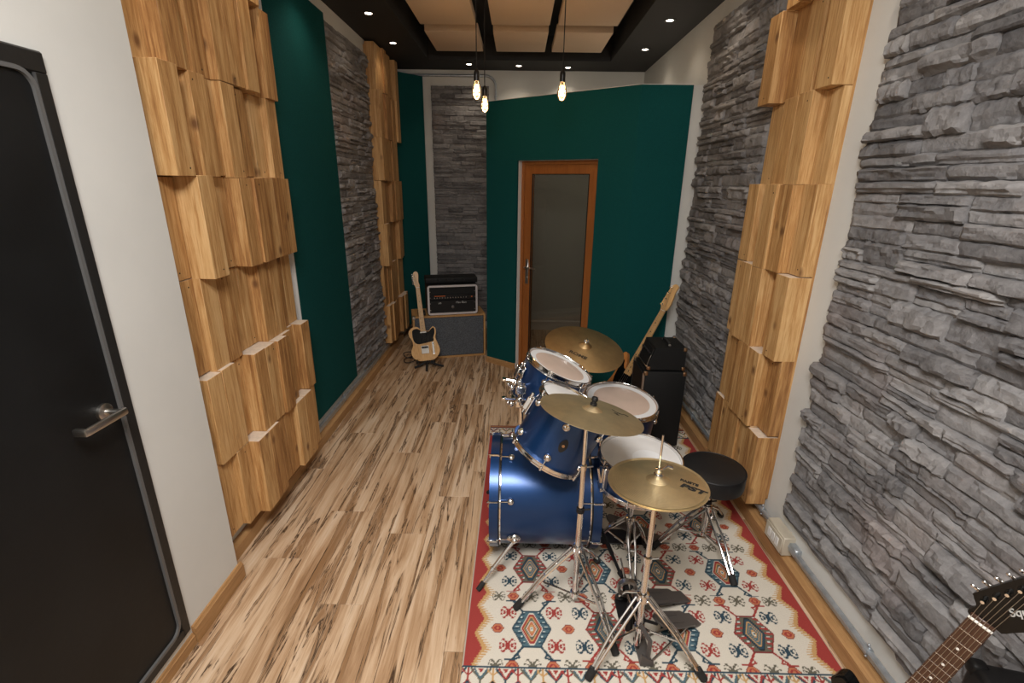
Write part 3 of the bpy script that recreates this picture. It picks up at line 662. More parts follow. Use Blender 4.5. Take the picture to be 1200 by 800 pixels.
    # end borders: dark line, then a row of chevron trees
    for s in (0, 1):
        E_ = (Y - y0) if s == 0 else (y1 - Y); A[E_ < .146] = WHITE
        A[(E_ > .141) & (E_ < .149)] = DTEAL
        k = 0; xx = x0 - .02
        while xx < x1 + .03:
            yb = y0 + .045 if s == 0 else y1 - .045; sg = 1 if s == 0 else -1
            c1 = [DTEAL, RED, GREY, YEL][k % 4]; c2 = [RED, DTEAL, TEAL, BLK][k % 4]
            up = 1 if k % 2 == 0 else -1; a0 = yb + sg*(.048 if up > 0 else .0) ; 
            yt, yo = (yb + sg*.092, yb + sg*.01) if up > 0 else (yb + sg*.006, yb + sg*.092)
            ym = (yt+yo)/2
            for q, (cc, wd) in enumerate(((c1, .008), (c2, .007))):
                o_ = q*.016*(1 if yo > yt else -1)
                line((xx-.036+q*.012, yt), (xx, ym+o_*-.2), wd, cc); line((xx+.036-q*.012, yt), (xx, ym+o_*-.2), wd, cc)
            poly([(xx-.010, yt), (xx+.010, yt), (xx, yt+(ym-yt)*.4)], RED)
            line((xx, ym), (xx, yo), .007, c1); line((xx-.016, yo-(yo-ym)*.25), (xx, yo-(yo-ym)*.55), .006, c1); line((xx+.016, yo-(yo-ym)*.25), (xx, yo-(yo-ym)*.55), .006, c1)
            line((xx-.020, yo-(yo-ym)*.25), (xx-.020, yo-(yo-ym)*.02), .006, c1); line((xx+.020, yo-(yo-ym)*.25), (xx+.020, yo-(yo-ym)*.02), .006, c1)
            xx += .047; k += 1
        A[E_ < .040] = DRED; A[(E_ > .036) & (E_ < .043)] = DTEAL; A[(E_ > .018) & (E_ < .026)] = YEL
    bordr = (X - x0 < st*.5) | (x1 - X < st*1.5)
    Z = .0075 + .0012*np.sin(X*7+Y*3)*np.sin(Y*5); Z[0, :] = Z[-1, :] = .001; Z[:, 0] = Z[:, -1] = .001
    co = np.stack([X, Y, Z], -1).reshape(-1, 3).astype(np.float32); n = nx*ny
    I = np.arange((ny-1)*(nx-1)); jj, ii = I//(nx-1), I % (nx-1); b = jj*nx+ii
    q = np.stack([b, b+1, b+nx+1, b+nx], -1).astype(np.int32)
    me = bpy.data.meshes.new('kilim_rug'); me.vertices.add(n); me.vertices.foreach_set('co', co.ravel())
    me.loops.add(q.size); me.loops.foreach_set('vertex_index', q.ravel()); me.polygons.add(len(q))
    me.polygons.foreach_set('loop_start', np.arange(len(q), dtype=np.int32)*4); me.update(calc_edges=True)
    at = me.attributes.new('weave', 'FLOAT_COLOR', 'POINT'); at.data.foreach_set('color', np.concatenate([A.reshape(-1, 3), np.ones((n, 1))], 1).astype(np.float32).ravel())
    me.polygons.foreach_set('use_smooth', [True]*len(q)); me.materials.append(MT['rug']); me.validate()
    return tag(link('kilim_rug', me), 'cream kilim rug with red scalloped border under the drum kit', 'rug')
make_rug()
RZT = .0085   # standing height on the rug

# ------------------------------------------------------------------ drums
def drum(name, label, top, n, rs, depth, nl, head, hoop_h=.026, lug_off=.055, ring=False, phase=0, bottom=True, bass=False, badge=None, dmid=None):
    t = thing(name, label, 'drum', frame(top, n, (1, 0, 0) if not bass else (0, 1, 0)))
    d = depth; sh = MB().lathe([(rs, -.004), (rs, -d+.004), (rs-.007, -d+.002), (rs-.007, -.002)], 56, closed=True).build('shell', MT['blue'], t)
    ho = rs + (.016 if bass else .009)
    for z, nm, sg in ((0, 'top', 1), (-d, 'bottom', -1)):
        if bass:
            w_ = .040; z_ = z if sg > 0 else z
            h = MB().lathe([(rs+.004, z_+sg*.012), (ho, z_+sg*.012), (ho, z_+sg*(.012-w_)), (rs+.004, z_+sg*(.012-w_))][::sg], 64, closed=True).build('hoop', MT['blue'], t)
            MB().lathe([(rs+.001, z_+sg*(.012-w_)), (ho+.0005, z_+sg*(.012-w_)), (ho+.0005, z_+sg*(.006-w_)), (rs+.001, z_+sg*(.006-w_))][::sg], 64, closed=True).build('rim_band', MT['black'], h)
            MB().lathe([(rs+.0015, z_+sg*(.006-w_)), (rs+.010, z_+sg*(.006-w_)), (rs+.010, z_+sg*(-w_)), (rs+.0015, z_+sg*(-w_))][::sg], 64, closed=True).build('head_collar', MT['chrome'], h)
        else:
            a, b = (.010, -hoop_h+.012) if sg > 0 else (-.010, hoop_h-.012)
            h = MB().lathe([(rs+.002, z+a), (rs+.004, z+a+sg*.003), (rs+.009, z+a+sg*.001), (rs+.009, z+a-sg*.003), (rs+.0038, z+a-sg*.006), (rs+.0038, z+b+sg*.008), (rs+.013, z+b+sg*.005), (rs+.0138, z+b+sg*.002), (rs+.012, z+b), (rs+.0015, z+b)][::sg], 56, closed=True).build('hoop', MT['chrome'], t)
        if sg > 0 or bottom:
            hd = MB().lathe([(0, z+sg*.001), (rs*.5, z+sg*.001), (rs*.97, z+sg*.001), (rs+.001, z-sg*.003)][::sg], 56).build('drum_head', MT[head if sg > 0 else 'headwhite'], t)
            if ring and sg > 0: MB().lathe([(rs*.80, .0014), (rs*.80, .0026), (rs*.975, .0026), (rs*.975, .0014)], 56, closed=True).build('damper_ring', MT['headring'], hd)
    for k in range(nl):
        a = 2*pi*(k+phase)/nl; ca, sa = cos(a), sin(a)
        for z, sg in ((0, 1), (-d, -1)):
            lz = z - sg*(lug_off + (.03 if bass else 0)); m4 = frame((ca*rs, sa*rs, lz), (ca, sa, 0))
            lr = .0165 if not bass else .0165
            lg = MB().lathe([(lr*.8, 0), (lr, .003), (lr, .007), (lr*.88, .012), (lr*.6, .016), (lr*.35, .0175), (lr*.3, .015), (0, .015)], 16, m4).build('lug', MT['chrome'], t)
            ra = rs + (.011 if not bass else .012)
            rz = z + sg*(.006 if not bass else -.026)
            MB().tube([(ca*ra, sa*ra, lz), (ca*ra, sa*ra, rz)], .0028, 6).build('tension_rod', MT['chrome'], lg)
            if bass:
                rr = ho + .004
                MB().tube([(ca*ra, sa*ra, rz-sg*.004), (ca*rr, sa*rr, z-sg*.020), (ca*rr, sa*rr, z+sg*.010), (ca*(rr-.016), sa*(rr-.016), z+sg*.014)], .0055, 6).build('claw_hook', MT['chrome'], lg)
                MB().tube([(ca*(rr+.004), sa*(rr+.004), z-sg*.026), (ca*(rr+.004), sa*(rr+.004), z+sg*.022)], .0035, 6).build('key_rod', MT['chrome'], lg)
            else:
                MB().tube([(ca*(ho+.002), sa*(ho+.002), rz-sg*.010), (ca*(ho+.002), sa*(ho+.002), rz+sg*.009)], .005, 8).build('rod_head', MT['chrome'], lg)
    if badge is not None:
        a = badge; m4 = frame((cos(a)*rs, sin(a)*rs, -d*.5), (cos(a), sin(a), 0), (0, 0, 1))
        bg = MB().prism([(.030*cos(q)*abs(cos(q))**.3, .017*sin(q)) for q in [2*pi*k/20 for k in range(20)]], .0003, .0022, m4).build('badge', MT['ink'], t)
        MB().lathe([(.006, .002), (.006, .0045), (0, .0045)], 12, m4).build('vent_grommet', MT['brassnut'], bg)
    return t
BX, BY, BZ, BR = -.100, 2.05, .298, .254
bd = drum('bass_drum', 'large blue metallic bass drum lying on its side on the rug', (BX, BY, BZ), (-1, 0, 0), BR, .485, 8, 'headwhite', phase=.5, bass=True)
inv = bd.matrix_world.inverted()
def bpart(mb, name, mat, par=None):
    return mb.xf(inv).build(name, MT[mat], par or bd)
for s in (-1, 1):
    c = V((.005, BY + s*.236, .200)); nrm_ = V((0, s*.92, -.38)).normalized()
    b = bpart(MB().lathe([(.030, 0), (.030, .008), (.024, .016), (0, .018)], 8, frame(c, nrm_)), 'spur_bracket', 'chrome')
    q = V((-.152, BY + s*.356, .016)); mid = c.lerp(q, .62)
    bpart(MB().tube([c + nrm_*.012, mid], .0095, 10).ball(c+nrm_*.016, .015), 'spur_tube', 'chrome', b)
    bpart(MB().tube([mid, q], .006, 8).lathe([(.0125, -.007), (.0125, .007)], 12, frame(mid, q-mid), closed=False), 'spur_leg', 'chrome', b)
    bpart(MB().tube([q + (mid-q).normalized()*.035, q - (mid-q).normalized()*.006], .0115, 10), 'rubber_tip', 'rubber', b)
# tom holder on top of the bass drum
pz = BZ + BR
hb = bpart(MB().rbox((-.005, BY-.032, pz-.008), (.062, BY+.032, pz+.022), .006).lathe([(.024, 0), (.024, .045), (.020, .05)], 16, Matrix.Translation((.028, BY, pz+.01))), 'tom_mount', 'chrome')
bpart(MB().tube([(.028, BY, pz), (.022, BY, .86)], .0125, 12), 'tom_post', 'chrome', hb)
for s, tz in ((-1, .775), (1, .84)):
    k = MB().rbox((-.002, BY+s*.004-.022, tz-.022), (.048, BY+s*.004+.022, tz+.022), .006); k.ball((-.02, BY+s*.02, tz), .014).ball((-.036, BY+s*.03, tz+.012), .009)
    bpart(k, 'tom_clamp', 'chrome', hb)
    bpart(MB().tube([(.02, BY+s*.01, tz), (.028, BY+s*.05, tz+.004), (.06, BY+s*.085, tz-.01)], .0085, 10), 'tom_arm', 'chrome', hb)
    bpart(MB().rbox((.005, BY+s*.03-.012, tz+.016), (.028, BY+s*.03+.012, tz+.038), .004).tube([(.0, BY+s*.03, tz+.03), (-.05, BY+s*.035, tz+.035)], .005, 6).rbox((-.066, BY+s*.035-.012, tz+.028), (-.046, BY+s*.035+.012, tz+.042), .003), 'wing_bolt', 'chrome', hb)
def unit(v): return V(v).normalized()
nB = unit((.52, .03, 1)); botB = V((.140, 1.792, .672)); topB = botB + nB*.238
tB = drum('rack_tom', 'blue rack tom nearest the camera under the lower crash cymbal', topB, nB, .155, .238, 6, 'headwhite', lug_off=.045, phase=.28, badge=-1.62)
nA = unit((.42, -.02, 1)); topA = V((.215, 2.215, .895))
tA = drum('rack_tom', 'blue rack tom with white ring on its head, closest to the glazed door', topA, nA, .163, .215, 6, 'headtan', lug_off=.05, ring=True, phase=.1)
for tt, top, nn, rs, d, ph in ((tB, topB, nB, .155, .238, 2.75), (tA, topA, nA, .163, .215, 3.35)):
    k = MB(); m4 = frame((cos(ph)*rs, sin(ph)*rs, -d*.45), (cos(ph), sin(ph), 0), (0, 0, 1))
    k.rbox((-.045, -.030, 0), (.045, .030, .010), .003, 1, m4).rbox((-.03, -.02, .01), (.03, .02, .034), .004, 1, m4); br = k.build('mount_bracket', MT['chrome'], tt)
    MB().tube([m4 @ V((-.05, 0, .024)), m4 @ V((.05, 0, .024))], .007, 8).ball(m4 @ V((.02, .026, .03)), .009).build('bracket_bolt', MT['chrome'], br)
nF = unit((.09, -.09, 1)); topF = V((.605, 2.50, .582))
tF = drum('floor_tom', 'blue floor tom with white damper ring in front of the amplifier stack', topF, nF, .200, .36, 8, 'headtan', lug_off=.06, ring=True, phase=.4)
fi = tF.matrix_world.inverted()
for k in range(3):
    a = .9 + 2*pi*k/3; p = [V((cos(a)*.216, sin(a)*.216, -.06)), V((cos(a)*.216, sin(a)*.216, -.36))]
    w0 = tF.matrix_world @ p[1]; foot = fi @ V((w0.x + cos(a)*.03, w0.y + sin(a)*.03, .012))
    l = MB().tube([p[0], p[1], foot], .0075, 8).build('leg', MT['chrome'], tF)
    MB().tube([foot + V((0, 0, .03)), foot + V((0, 0, -.003))], .013, 8).build('rubber_foot', MT['rubber'], l)
    MB().rbox((-.016, -.014, -.05), (.016, .014, .05), .004, 1, frame((cos(a)*.209, sin(a)*.209, -.2), (0, 0, 1), (cos(a), sin(a), 0))).build('leg_bracket', MT['chrome'], l)
nS = unit((.03, -.05, 1)); topS = V((.562, 1.875, .603))
tS = drum('snare_drum', 'blue snare drum with worn white head behind the hi-hat', topS, nS, .174, .135, 8, 'headwhite', lug_off=.048, phase=.45)
k = MB().rbox((-.022, -.012, -.055), (.022, .012, .055), .004, 1, frame((cos(3.55)*.186, sin(3.55)*.186, -.066), (0, 0, 1), (sin(3.55), -cos(3.55), 0)))
st = k.build('snare_strainer', MT['chrome'], tS)
MB().tube([(cos(3.55)*.200, sin(3.55)*.200, -.09), (cos(3.50)*.212, sin(3.50)*.212, -.02)], .006, 8).build('strainer_lever', MT['chrome'], st)
MB().lathe([(0, .0016), (.07, .0016)], 36, Matrix.Translation((.03, -.02, 0))).build('head_dot', MT['headring'], tS)

# ------------------------------------------------------------------ cymbals
def cymbal(name, label, c, n, r, mat, bell=.20, bow=.10, up=1):
    t = thing(name, label, 'cymbal', frame(c, n, (1, 0, 0)))
    prof = []; H = r*bow; rb = r*bell; hb = r*.085
    for i_ in range(13):
        q = r - (r-rb)*i_/12; prof.append((q, H*(1-max(0, (q-rb)/(r-rb))**1.5)*.75))
    for i_ in range(1, 7): q = rb*(1-i_/6); prof.append((max(q, .005), prof[12][1] + hb*sin(i_/6*pi/2)))
    z = prof[-1][1]; th = .0016
    full = prof + [(p, zz-th) for p, zz in prof[::-1]]
    full = [(p, (zz - z)*up) for p, zz in full]
    MB().lathe(full[::up], 72, closed=True).build('cymbal_plate', MT[mat], t, angle=25)
    return t, (lambda rr: (H*(1-((max(rr, rb)-rb)/(r-rb))**1.5)*.75 - z))
nC = unit((.20, .115, 1)); cC = V((.290, 1.622, .972))
t, zf = cymbal('crash_cymbal', 'aged bronze crash cymbal tilted over the nearest rack tom', cC, nC, .197, 'cym_crash')
def flat(rr, ang, rot, zf, dz=.0008):
    sl = (zf(rr+.02)-zf(rr-.02))/.04
    rad = V((cos(ang), sin(ang), sl)).normalized(); tg = V((-sin(ang), cos(ang), 0)); nr = rad.cross(tg).normalized()
    m4 = Matrix.Identity(4); p = V((rr*cos(ang), rr*sin(ang), zf(rr)+dz))
    for i_ in range(3): m4[i_][0], m4[i_][1], m4[i_][2], m4[i_][3] = tg[i_], -rad[i_], nr[i_], p[i_]
    return m4 @ Matrix.Rotation(rot, 4, 'Z')
def flat2(t, zf, wx, wy, th, dz=.0009):
    c = t.matrix_world.inverted() @ V((wx, wy, t.matrix_world.translation.z)); rr = V((c.x, c.y)).length; sl = (zf(rr+.015)-zf(rr-.015))/.03
    rad = V((c.x/rr, c.y/rr, sl)).normalized(); tg = V((-c.y/rr, c.x/rr, 0)); nr = rad.cross(tg).normalized()
    return frame((c.x, c.y, zf(rr)+dz), nr, (cos(th), sin(th), 0))
m4 = flat2(t, zf, .408, 1.655, -.35)
zk = MB()
for a, b, w_ in (((-.034, .014), (-.012, -.006), .004), ((-.012, -.006), (.004, -.004), .008), ((.004, -.004), (.018, .010), .004), ((.018, .010), (.032, .002), .007)):
    d = (V(b)-V(a)).normalized(); n2 = V((-d.y, d.x))*w_/2; a, b = V(a), V(b)
    zk.prism([tuple(a+n2), tuple(a-n2), tuple(b-n2), tuple(b+n2)], 0, .0005, m4)
zk.build('logo_print', MT['ink'], t)
zk = MB()
for a, b, w_ in (((-.020, -.026), (-.006, -.022), .010), ((-.010, -.036), (.000, -.032), .008)):
    d = (V(b)-V(a)).normalized(); n2 = V((-d.y, d.x))*w_/2; a, b = V(a), V(b)
    zk.prism([tuple(a+n2), tuple(a-n2), tuple(b-n2), tuple(b+n2)], 0, .0005, m4)
zk.build('small_print', MT['inkfade'], t)
MB().lathe([(0, .032), (.010, .032), (.012, .028), (.012, .018), (.009, .016), (.009, .010), (.013, .008), (.013, 0), (.006, -.001)][::-1], 16).build('wing_nut', MT['black'], t)
MB().lathe([(.012, -.002), (.013, -.012), (.006, -.014)], 14).build('felt_washer', MT['black'], t)
nR = unit((.155, -.27, 1)); cR = V((.412, 2.70, .862))
t, zf = cymbal('ride_cymbal', 'large dark bronze ride cymbal far over the floor tom', cR, nR, .24, 'cym_ride', .17)
text_part('ROME', .034, flat2(t, zf, .362, 2.590, -.5) @ Matrix.Diagonal((1.2, 1, 1, 1)), MT['inkfade'], t, bold=.0012)
MB().lathe([(.016, -.001), (.016, .006), (.006, .008), (.006, .024), (0, .025)], 14).tube([(-.014, 0, .014), (.014, 0, .014)], .005, 6).build('wing_nut', MT['chrome'], t)
HX, HY, HZ = .491, 1.412, .812
nH = unit((-.01, .06, 1))
t, zf = cymbal('hi_hat_cymbal', 'shiny brass top hi-hat cymbal closest to the camera', (HX, HY, HZ), nH, .168, 'cym_hat', .24)
text_part('PAISTE', .020, flat2(t, zf, .594, 1.400, -.52), MT['ink'], t, bold=.0009)
text_part('PST', .034, flat2(t, zf, .592, 1.362, -.52) @ Matrix.Diagonal((1.5, 1, 1, 1)), MT['ink'], t, shear=.2, bold=.0016)
text_part('5', .016, flat2(t, zf, .638, 1.325, -.52), MT['ink'], t, name='size_print', bold=.0004)
t, zf2 = cymbal('hi_hat_cymbal', 'brass bottom hi-hat cymbal just under the top one', (HX, HY, HZ-.052), nH, .166, 'cym_hat', .24, up=-1)

# ------------------------------------------------------------------ stands
def tripod_legs(t, base, cx, cy, zc, feet, zlow=.10, r=.0062, gap=.022, rubber='rubber'):
    """double-braced folding legs from a collar at zc to the given feet"""
    b = V(base)
    for fx, fy in feet:
        f = V((fx, fy, RZT+.012)); top = V((cx, cy, zc)); dr_ = V((fx-cx, fy-cy, 0)).normalized(); sd = V((-dr_.y, dr_.x, 0))*gap/2
        st_ = top + dr_*.022; kn = st_.lerp(f, .5) + V((0, 0, .018))
        l = MB().tube([st_+sd-b, kn+sd-b, f+sd*.5-b], r, 8).tube([st_-sd-b, kn-sd-b, f-sd*.5-b], r, 8).build('leg', MT['chrome'], t)
        MB().tube([kn+sd-b, kn-sd-b], .005, 6).build('leg_rivet', MT['chrome'], l)
        MB().tube([V((cx, cy, zlow))+dr_*.014-b, st_.lerp(f, .55)-b], .0045, 6).build('brace', MT['chrome'], l)
        ax = (f-kn).normalized(); MB().tube([f-ax*.035-b, f-b, f+ax*.010-b], .0155, 10).build('rubber_foot', MT[rubber], l)
    k = MB(); k.lathe([(.014, -.018), (.022, -.016), (.022, .016), (.014, .018)], 16, Matrix.Translation(V((cx, cy, zc))-b)).build('leg_collar', MT['chrome'], t)
    MB().lathe([(.014, -.012), (.020, -.010), (.020, .010), (.014, .012)], 16, Matrix.Translation(V((cx, cy, zlow))-b)).build('brace_collar', MT['chrome'], t)
def pole(t, base, pts, secs):
    """telescoping pole: secs = [(z0,z1,r)]"""
    b = V(base); x, y = pts
    for z0, z1, r in secs:
        o = MB().tube([V((x, y, z0))-b, V((x, y, z1))-b], r, 14).build('pole_section', MT['chrome'], t)
        MB().lathe([(r, -.012), (r+.004, -.010), (r+.004, .010), (r, .012)], 14, Matrix.Translation(V((x, y, z1))-b)).tube([V((x, y, z1))-b+V((r, 0, 0)), V((x, y, z1))-b+V((r+.028, 0, .004))], .004, 6).build('height_clamp', MT['black' if r > .012 else 'chrome'], o)
# crash stand
cx, cy = .270, 1.630; B = (cx, cy, 0)
t = thing('cymbal_stand', 'chrome tripod stand carrying the crash cymbal in front of the bass drum', 'cymbal stand', B)
pole(t, B, (cx, cy), [(.045, .50, .0125), (.50, .70, .0105), (.70, .895, .0085)])
tripod_legs(t, B, cx, cy, .305, [(.02, 1.60), (.405, 1.40), (.41, 1.875)], .07)
tip = cC - nC*.006; k0 = V((cx, cy, .90))
MB().rbox((-.014, -.014, -.018), (.014, .014, .018), .004, 1, Matrix.Translation(k0-V(B))).ball(k0-V(B)+V((0, 0, .006)), .016).build('tilter', MT['chrome'], t)
MB().tube([k0-V(B), tip-V(B)-nC*.012, tip-V(B)+nC*.026], .0042, 8).build('cymbal_rod', MT['chrome'], t)
# ride stand
cx, cy = .400, 2.715; B = (cx, cy, 0)
t = thing('cymbal_stand', 'chrome tripod stand carrying the ride cymbal behind the toms', 'cymbal stand', B)
pole(t, B, (cx, cy), [(.045, .40, .0125), (.40, .62, .0105), (.62, .80, .0085)])
tripod_legs(t, B, cx, cy, .28, [(.16, 2.62), (.42, 2.99), (.56, 2.80)], .07)
tip = cR - nR*.006; k0 = V((cx, cy, .805))
MB().rbox((-.014, -.014, -.018), (.014, .014, .018), .004, 1, Matrix.Translation(k0-V(B))).build('tilter', MT['chrome'], t)
MB().tube([k0-V(B), tip-V(B)-nR*.012, tip-V(B)+nR*.022], .0042, 8).build('cymbal_rod', MT['chrome'], t)
# hi-hat stand with its pedal
B = (HX, HY, 0)
t = thing('hi_hat_stand', 'chrome hi-hat stand with grey footboard standing at the front of the rug', 'hi-hat stand', B)
pole(t, B, (HX, HY), [(.05, .46, .0120), (.46, HZ-.062, .0095)])
MB().tube([(0, 0, HZ-.10), (0, 0, HZ+.155)], .0038, 8).build('pull_rod', MT['chrome'], t)
MB().lathe([(.006, .030), (.012, .028), (.013, .012), (.010, .008)], 14, Matrix.Translation((0, 0, HZ))).lathe([(.016, -.001), (.017, .006), (.011, .009)], 14, Matrix.Translation((0, 0, HZ))).build('clutch', MT['chrome'], t)
MB().tube([(.006, 0, HZ+.022), (.030, .010, HZ+.032), (.048, .012, HZ+.024)], .0042, 6, r2=.007).build('clutch_wing', MT['chrome'], t)
MB().lathe([(.008, -.014), (.028, -.008), (.030, 0), (.010, .003)], 16, Matrix.Translation((0, 0, HZ-.066))).build('cymbal_cup', MT['black'], t)
tripod_legs(t, B, HX, HY, .285, [(.290, 1.298), (.712, 1.306), (.47, 1.66)], .135)
def pedal(t, B, heel, toe, wd, mat, thick=.010, post=None):
    b = V(B); h, q = V(heel)-b, V(toe)-b; ax = (q-h); L_ = ax.length; ax.normalize(); sd = ax.cross(V((0, 0, 1))).normalized(); up = sd.cross(ax)
    m4 = Matrix.Identity(4)
    for i_ in range(3): m4[i_][0], m4[i_][1], m4[i_][2], m4[i_][3] = ax[i_], sd[i_], up[i_], h[i_]
    w2 = wd/2
    ol = spline([(0, -w2*.75), (L_*.18, -w2*.92), (L_*.6, -w2), (L_*.9, -w2*.85), (L_, -w2*.35), (L_, w2*.35), (L_*.9, w2*.85), (L_*.6, w2), (L_*.18, w2*.92), (0, w2*.75)], 4)
    fb = MB().prism(ol, 0, thick, m4).build('footboard', MT[mat], t)
    for yy in (-.45, .45): MB().rbox((L_*.3, w2*yy-.003, thick), (L_*.85, w2*yy+.003, thick+.003), .001, 1, m4).build('grip_rib', MT[mat], fb)
    hw = MB().rbox((-.075, -w2*.8, -.012), (.004, w2*.8, .004), .004, 1, m4).build('heel_plate', MT[mat], t)
    return m4, L_
pedal(t, B, (.735, 1.545, .030), (.565, 1.435, .135), .088, 'pedal')
k = MB()
for s in (-1, 1): k.tube([(.03+s*.0, -.052 if s < 0 else .052, .012), (.03, -.052 if s < 0 else .052, .125), (.0, -.012 if s < 0 else .012, .160)], .009, 4)
k.rbox((.0, -.06, .009), (.05, .06, .016), .003); k.build('pedal_frame', MT['pedal'], t)
MB().prism([(-.03, 0), (.02, 0), (.02, .02), (-.03, .055)], -.004, .004, Matrix.Translation((.03, -.060, .014)) @ Matrix.Rotation(pi/2, 4, 'X')).build('frame_gusset', MT['pedal'], t)
MB().tube([(.075, .02, .13), (.02, .004, .165)], .006, 6).build('pull_strap', MT['black'], t)
MB().tube([(.03, -.06, .018), (.25, .12, .018)], .0045, 6).tube([(.03, .05, .018), (.24, .14, .018)], .0045, 6).build('base_wire', MT['steel'], t)
# slave pedal of the double kick
B = (.50, 1.60, 0)
t = thing('slave_pedal', 'dark double-kick slave pedal among the stand legs beside the hi-hat pedal', 'drum pedal', B)
pedal(t, B, (.715, 1.66, .030), (.515, 1.565, .115), .085, 'pedal')
k = MB()
for yy in (-.055, .045): k.tube([(-.005, yy, .012), (-.015, yy, .135)], .010, 6)
k.tube([(-.015, -.075, .135), (-.015, .060, .135)], .009, 8).rbox((-.05, -.07, .009), (.05, .055, .020), .004); k.build('pedal_frame', MT['black'], t)
MB().lathe([(.030, -.010), (.042, -.010), (.042, .010), (.030, .010)], 20, frame((-.015, .0, .135), (0, 1, 0)), closed=True).build('cam_wheel', MT['steel'], t)
MB().tube([(-.015, .035, .135), (-.045, .035, .255)], .004, 8).build('beater_rod', MT['chrome'], t)
MB().tube([(-.02, -.085, .135), (-.02, -.10, .02)], .016, 8).build('spring_post', MT['black'], t)
MB().tube([(-.02, .062, .135), (-.03, .085, .137)], .013, 10).build('shaft_joint', MT['black'], t)
MB().tube([(-.03, .085, .137), (-.078, .41, .150)], .0075, 8).build('drive_shaft', MT['black'], t)
MB().tube([(-.045, .19, .141), (-.062, .30, .146)], .0105, 8).build('shaft_sleeve', MT['black'], t)
# main bass drum pedal
B = (.47, 2.06, 0)
t = thing('kick_pedal', 'dark kick pedal on black base plate behind the bass drum', 'drum pedal', B)
MB().rbox((-.09, -.06, .009), (.26, .05, .016), .002).build('base_plate', MT['pedalblack'], t)
pedal(t, B, (.715, 2.045, .028), (.48, 2.055, .125), .085, 'pedal')
k = MB()
for yy in (-.055, .055): k.tube([(-.045, yy, .014), (-.045, yy, .175)], .009, 6)
k.tube([(-.045, -.075, .175), (-.045, .070, .175)], .008, 8); k.build('pedal_frame', MT['black'], t)
for yy in (-.025, .025):
    o = MB().tube([(-.045, yy, .175), (.0, yy, .31)], .0038, 8).build('beater_rod', MT['chrome'], t)
    MB().lathe([(0, -.025), (.020, -.022), (.024, 0), (.020, .022), (0, .025)], 14, frame((.002, yy, .325), (1, 0, .3))).build('beater_head', MT['black'], o)
# snare stand
cx, cy = .566, 1.945; B = (cx, cy, 0)
t = thing('snare_stand', 'low chrome tripod stand with basket arms under the snare drum', 'snare stand', B)
pole(t, B, (cx, cy), [(.05, .27, .0115), (.27, .36, .0090)])
tripod_legs(t, B, cx, cy, .21, [(.548, 1.715), (.675, 1.985), (.415, 2.01)], .06, gap=.03)
hub = V((0, -.03, .395)); MB().rbox((-.018, -.018, -.02), (.018, .018, .02), .005, 1, Matrix.Translation(hub)).tube([(0, 0, .35), hub], .010, 8).build('basket_hub', MT['chrome'], t)
for a in (-1.1, 1.0, 3.1):
    p1 = hub + V((cos(a)*.155, sin(a)*.155-.03, .045)); p2 = p1 + V((cos(a)*.028, sin(a)*.028, .022))
    o = MB().tube([hub, hub.lerp(p1, .5)+V((0, 0, -.01)), p1], .0055, 8).build('basket_arm', MT['chrome'], t)
    MB().tube([p1, p2, p2 + V((0, 0, .028))], .0105, 8).build('rubber_grip', MT['rubber'], o)
# throne
cx, cy = .982, 2.055; B = (cx, cy, 0)
t = thing('drum_throne', 'round black padded drum stool by the right wall', 'stool', B)
MB().lathe([(0, .348), (.135, .348), (.146, .354), (.150, .366), (.150, .424), (.146, .436), (.132, .443), (.06, .447), (0, .448)], 48).build('seat_cushion', MT['vinyl'], t)
MB().lathe([(.1485, .4335), (.1515, .4365), (.1485, .4395), (.1455, .4365)], 48, closed=True).build('seat_piping', MT['black'], t)
MB().lathe([(.02, .325), (.055, .340), (.06, .349)], 16).build('seat_mount', MT['black'], t)
pole(t, B, (cx, cy), [(.045, .24, .0145), (.24, .335, .0115)])
tripod_legs(t, B, cx, cy, .205, [(1.018, 1.755), (.715, 1.985), (1.15, 2.235)], .05, gap=.030)

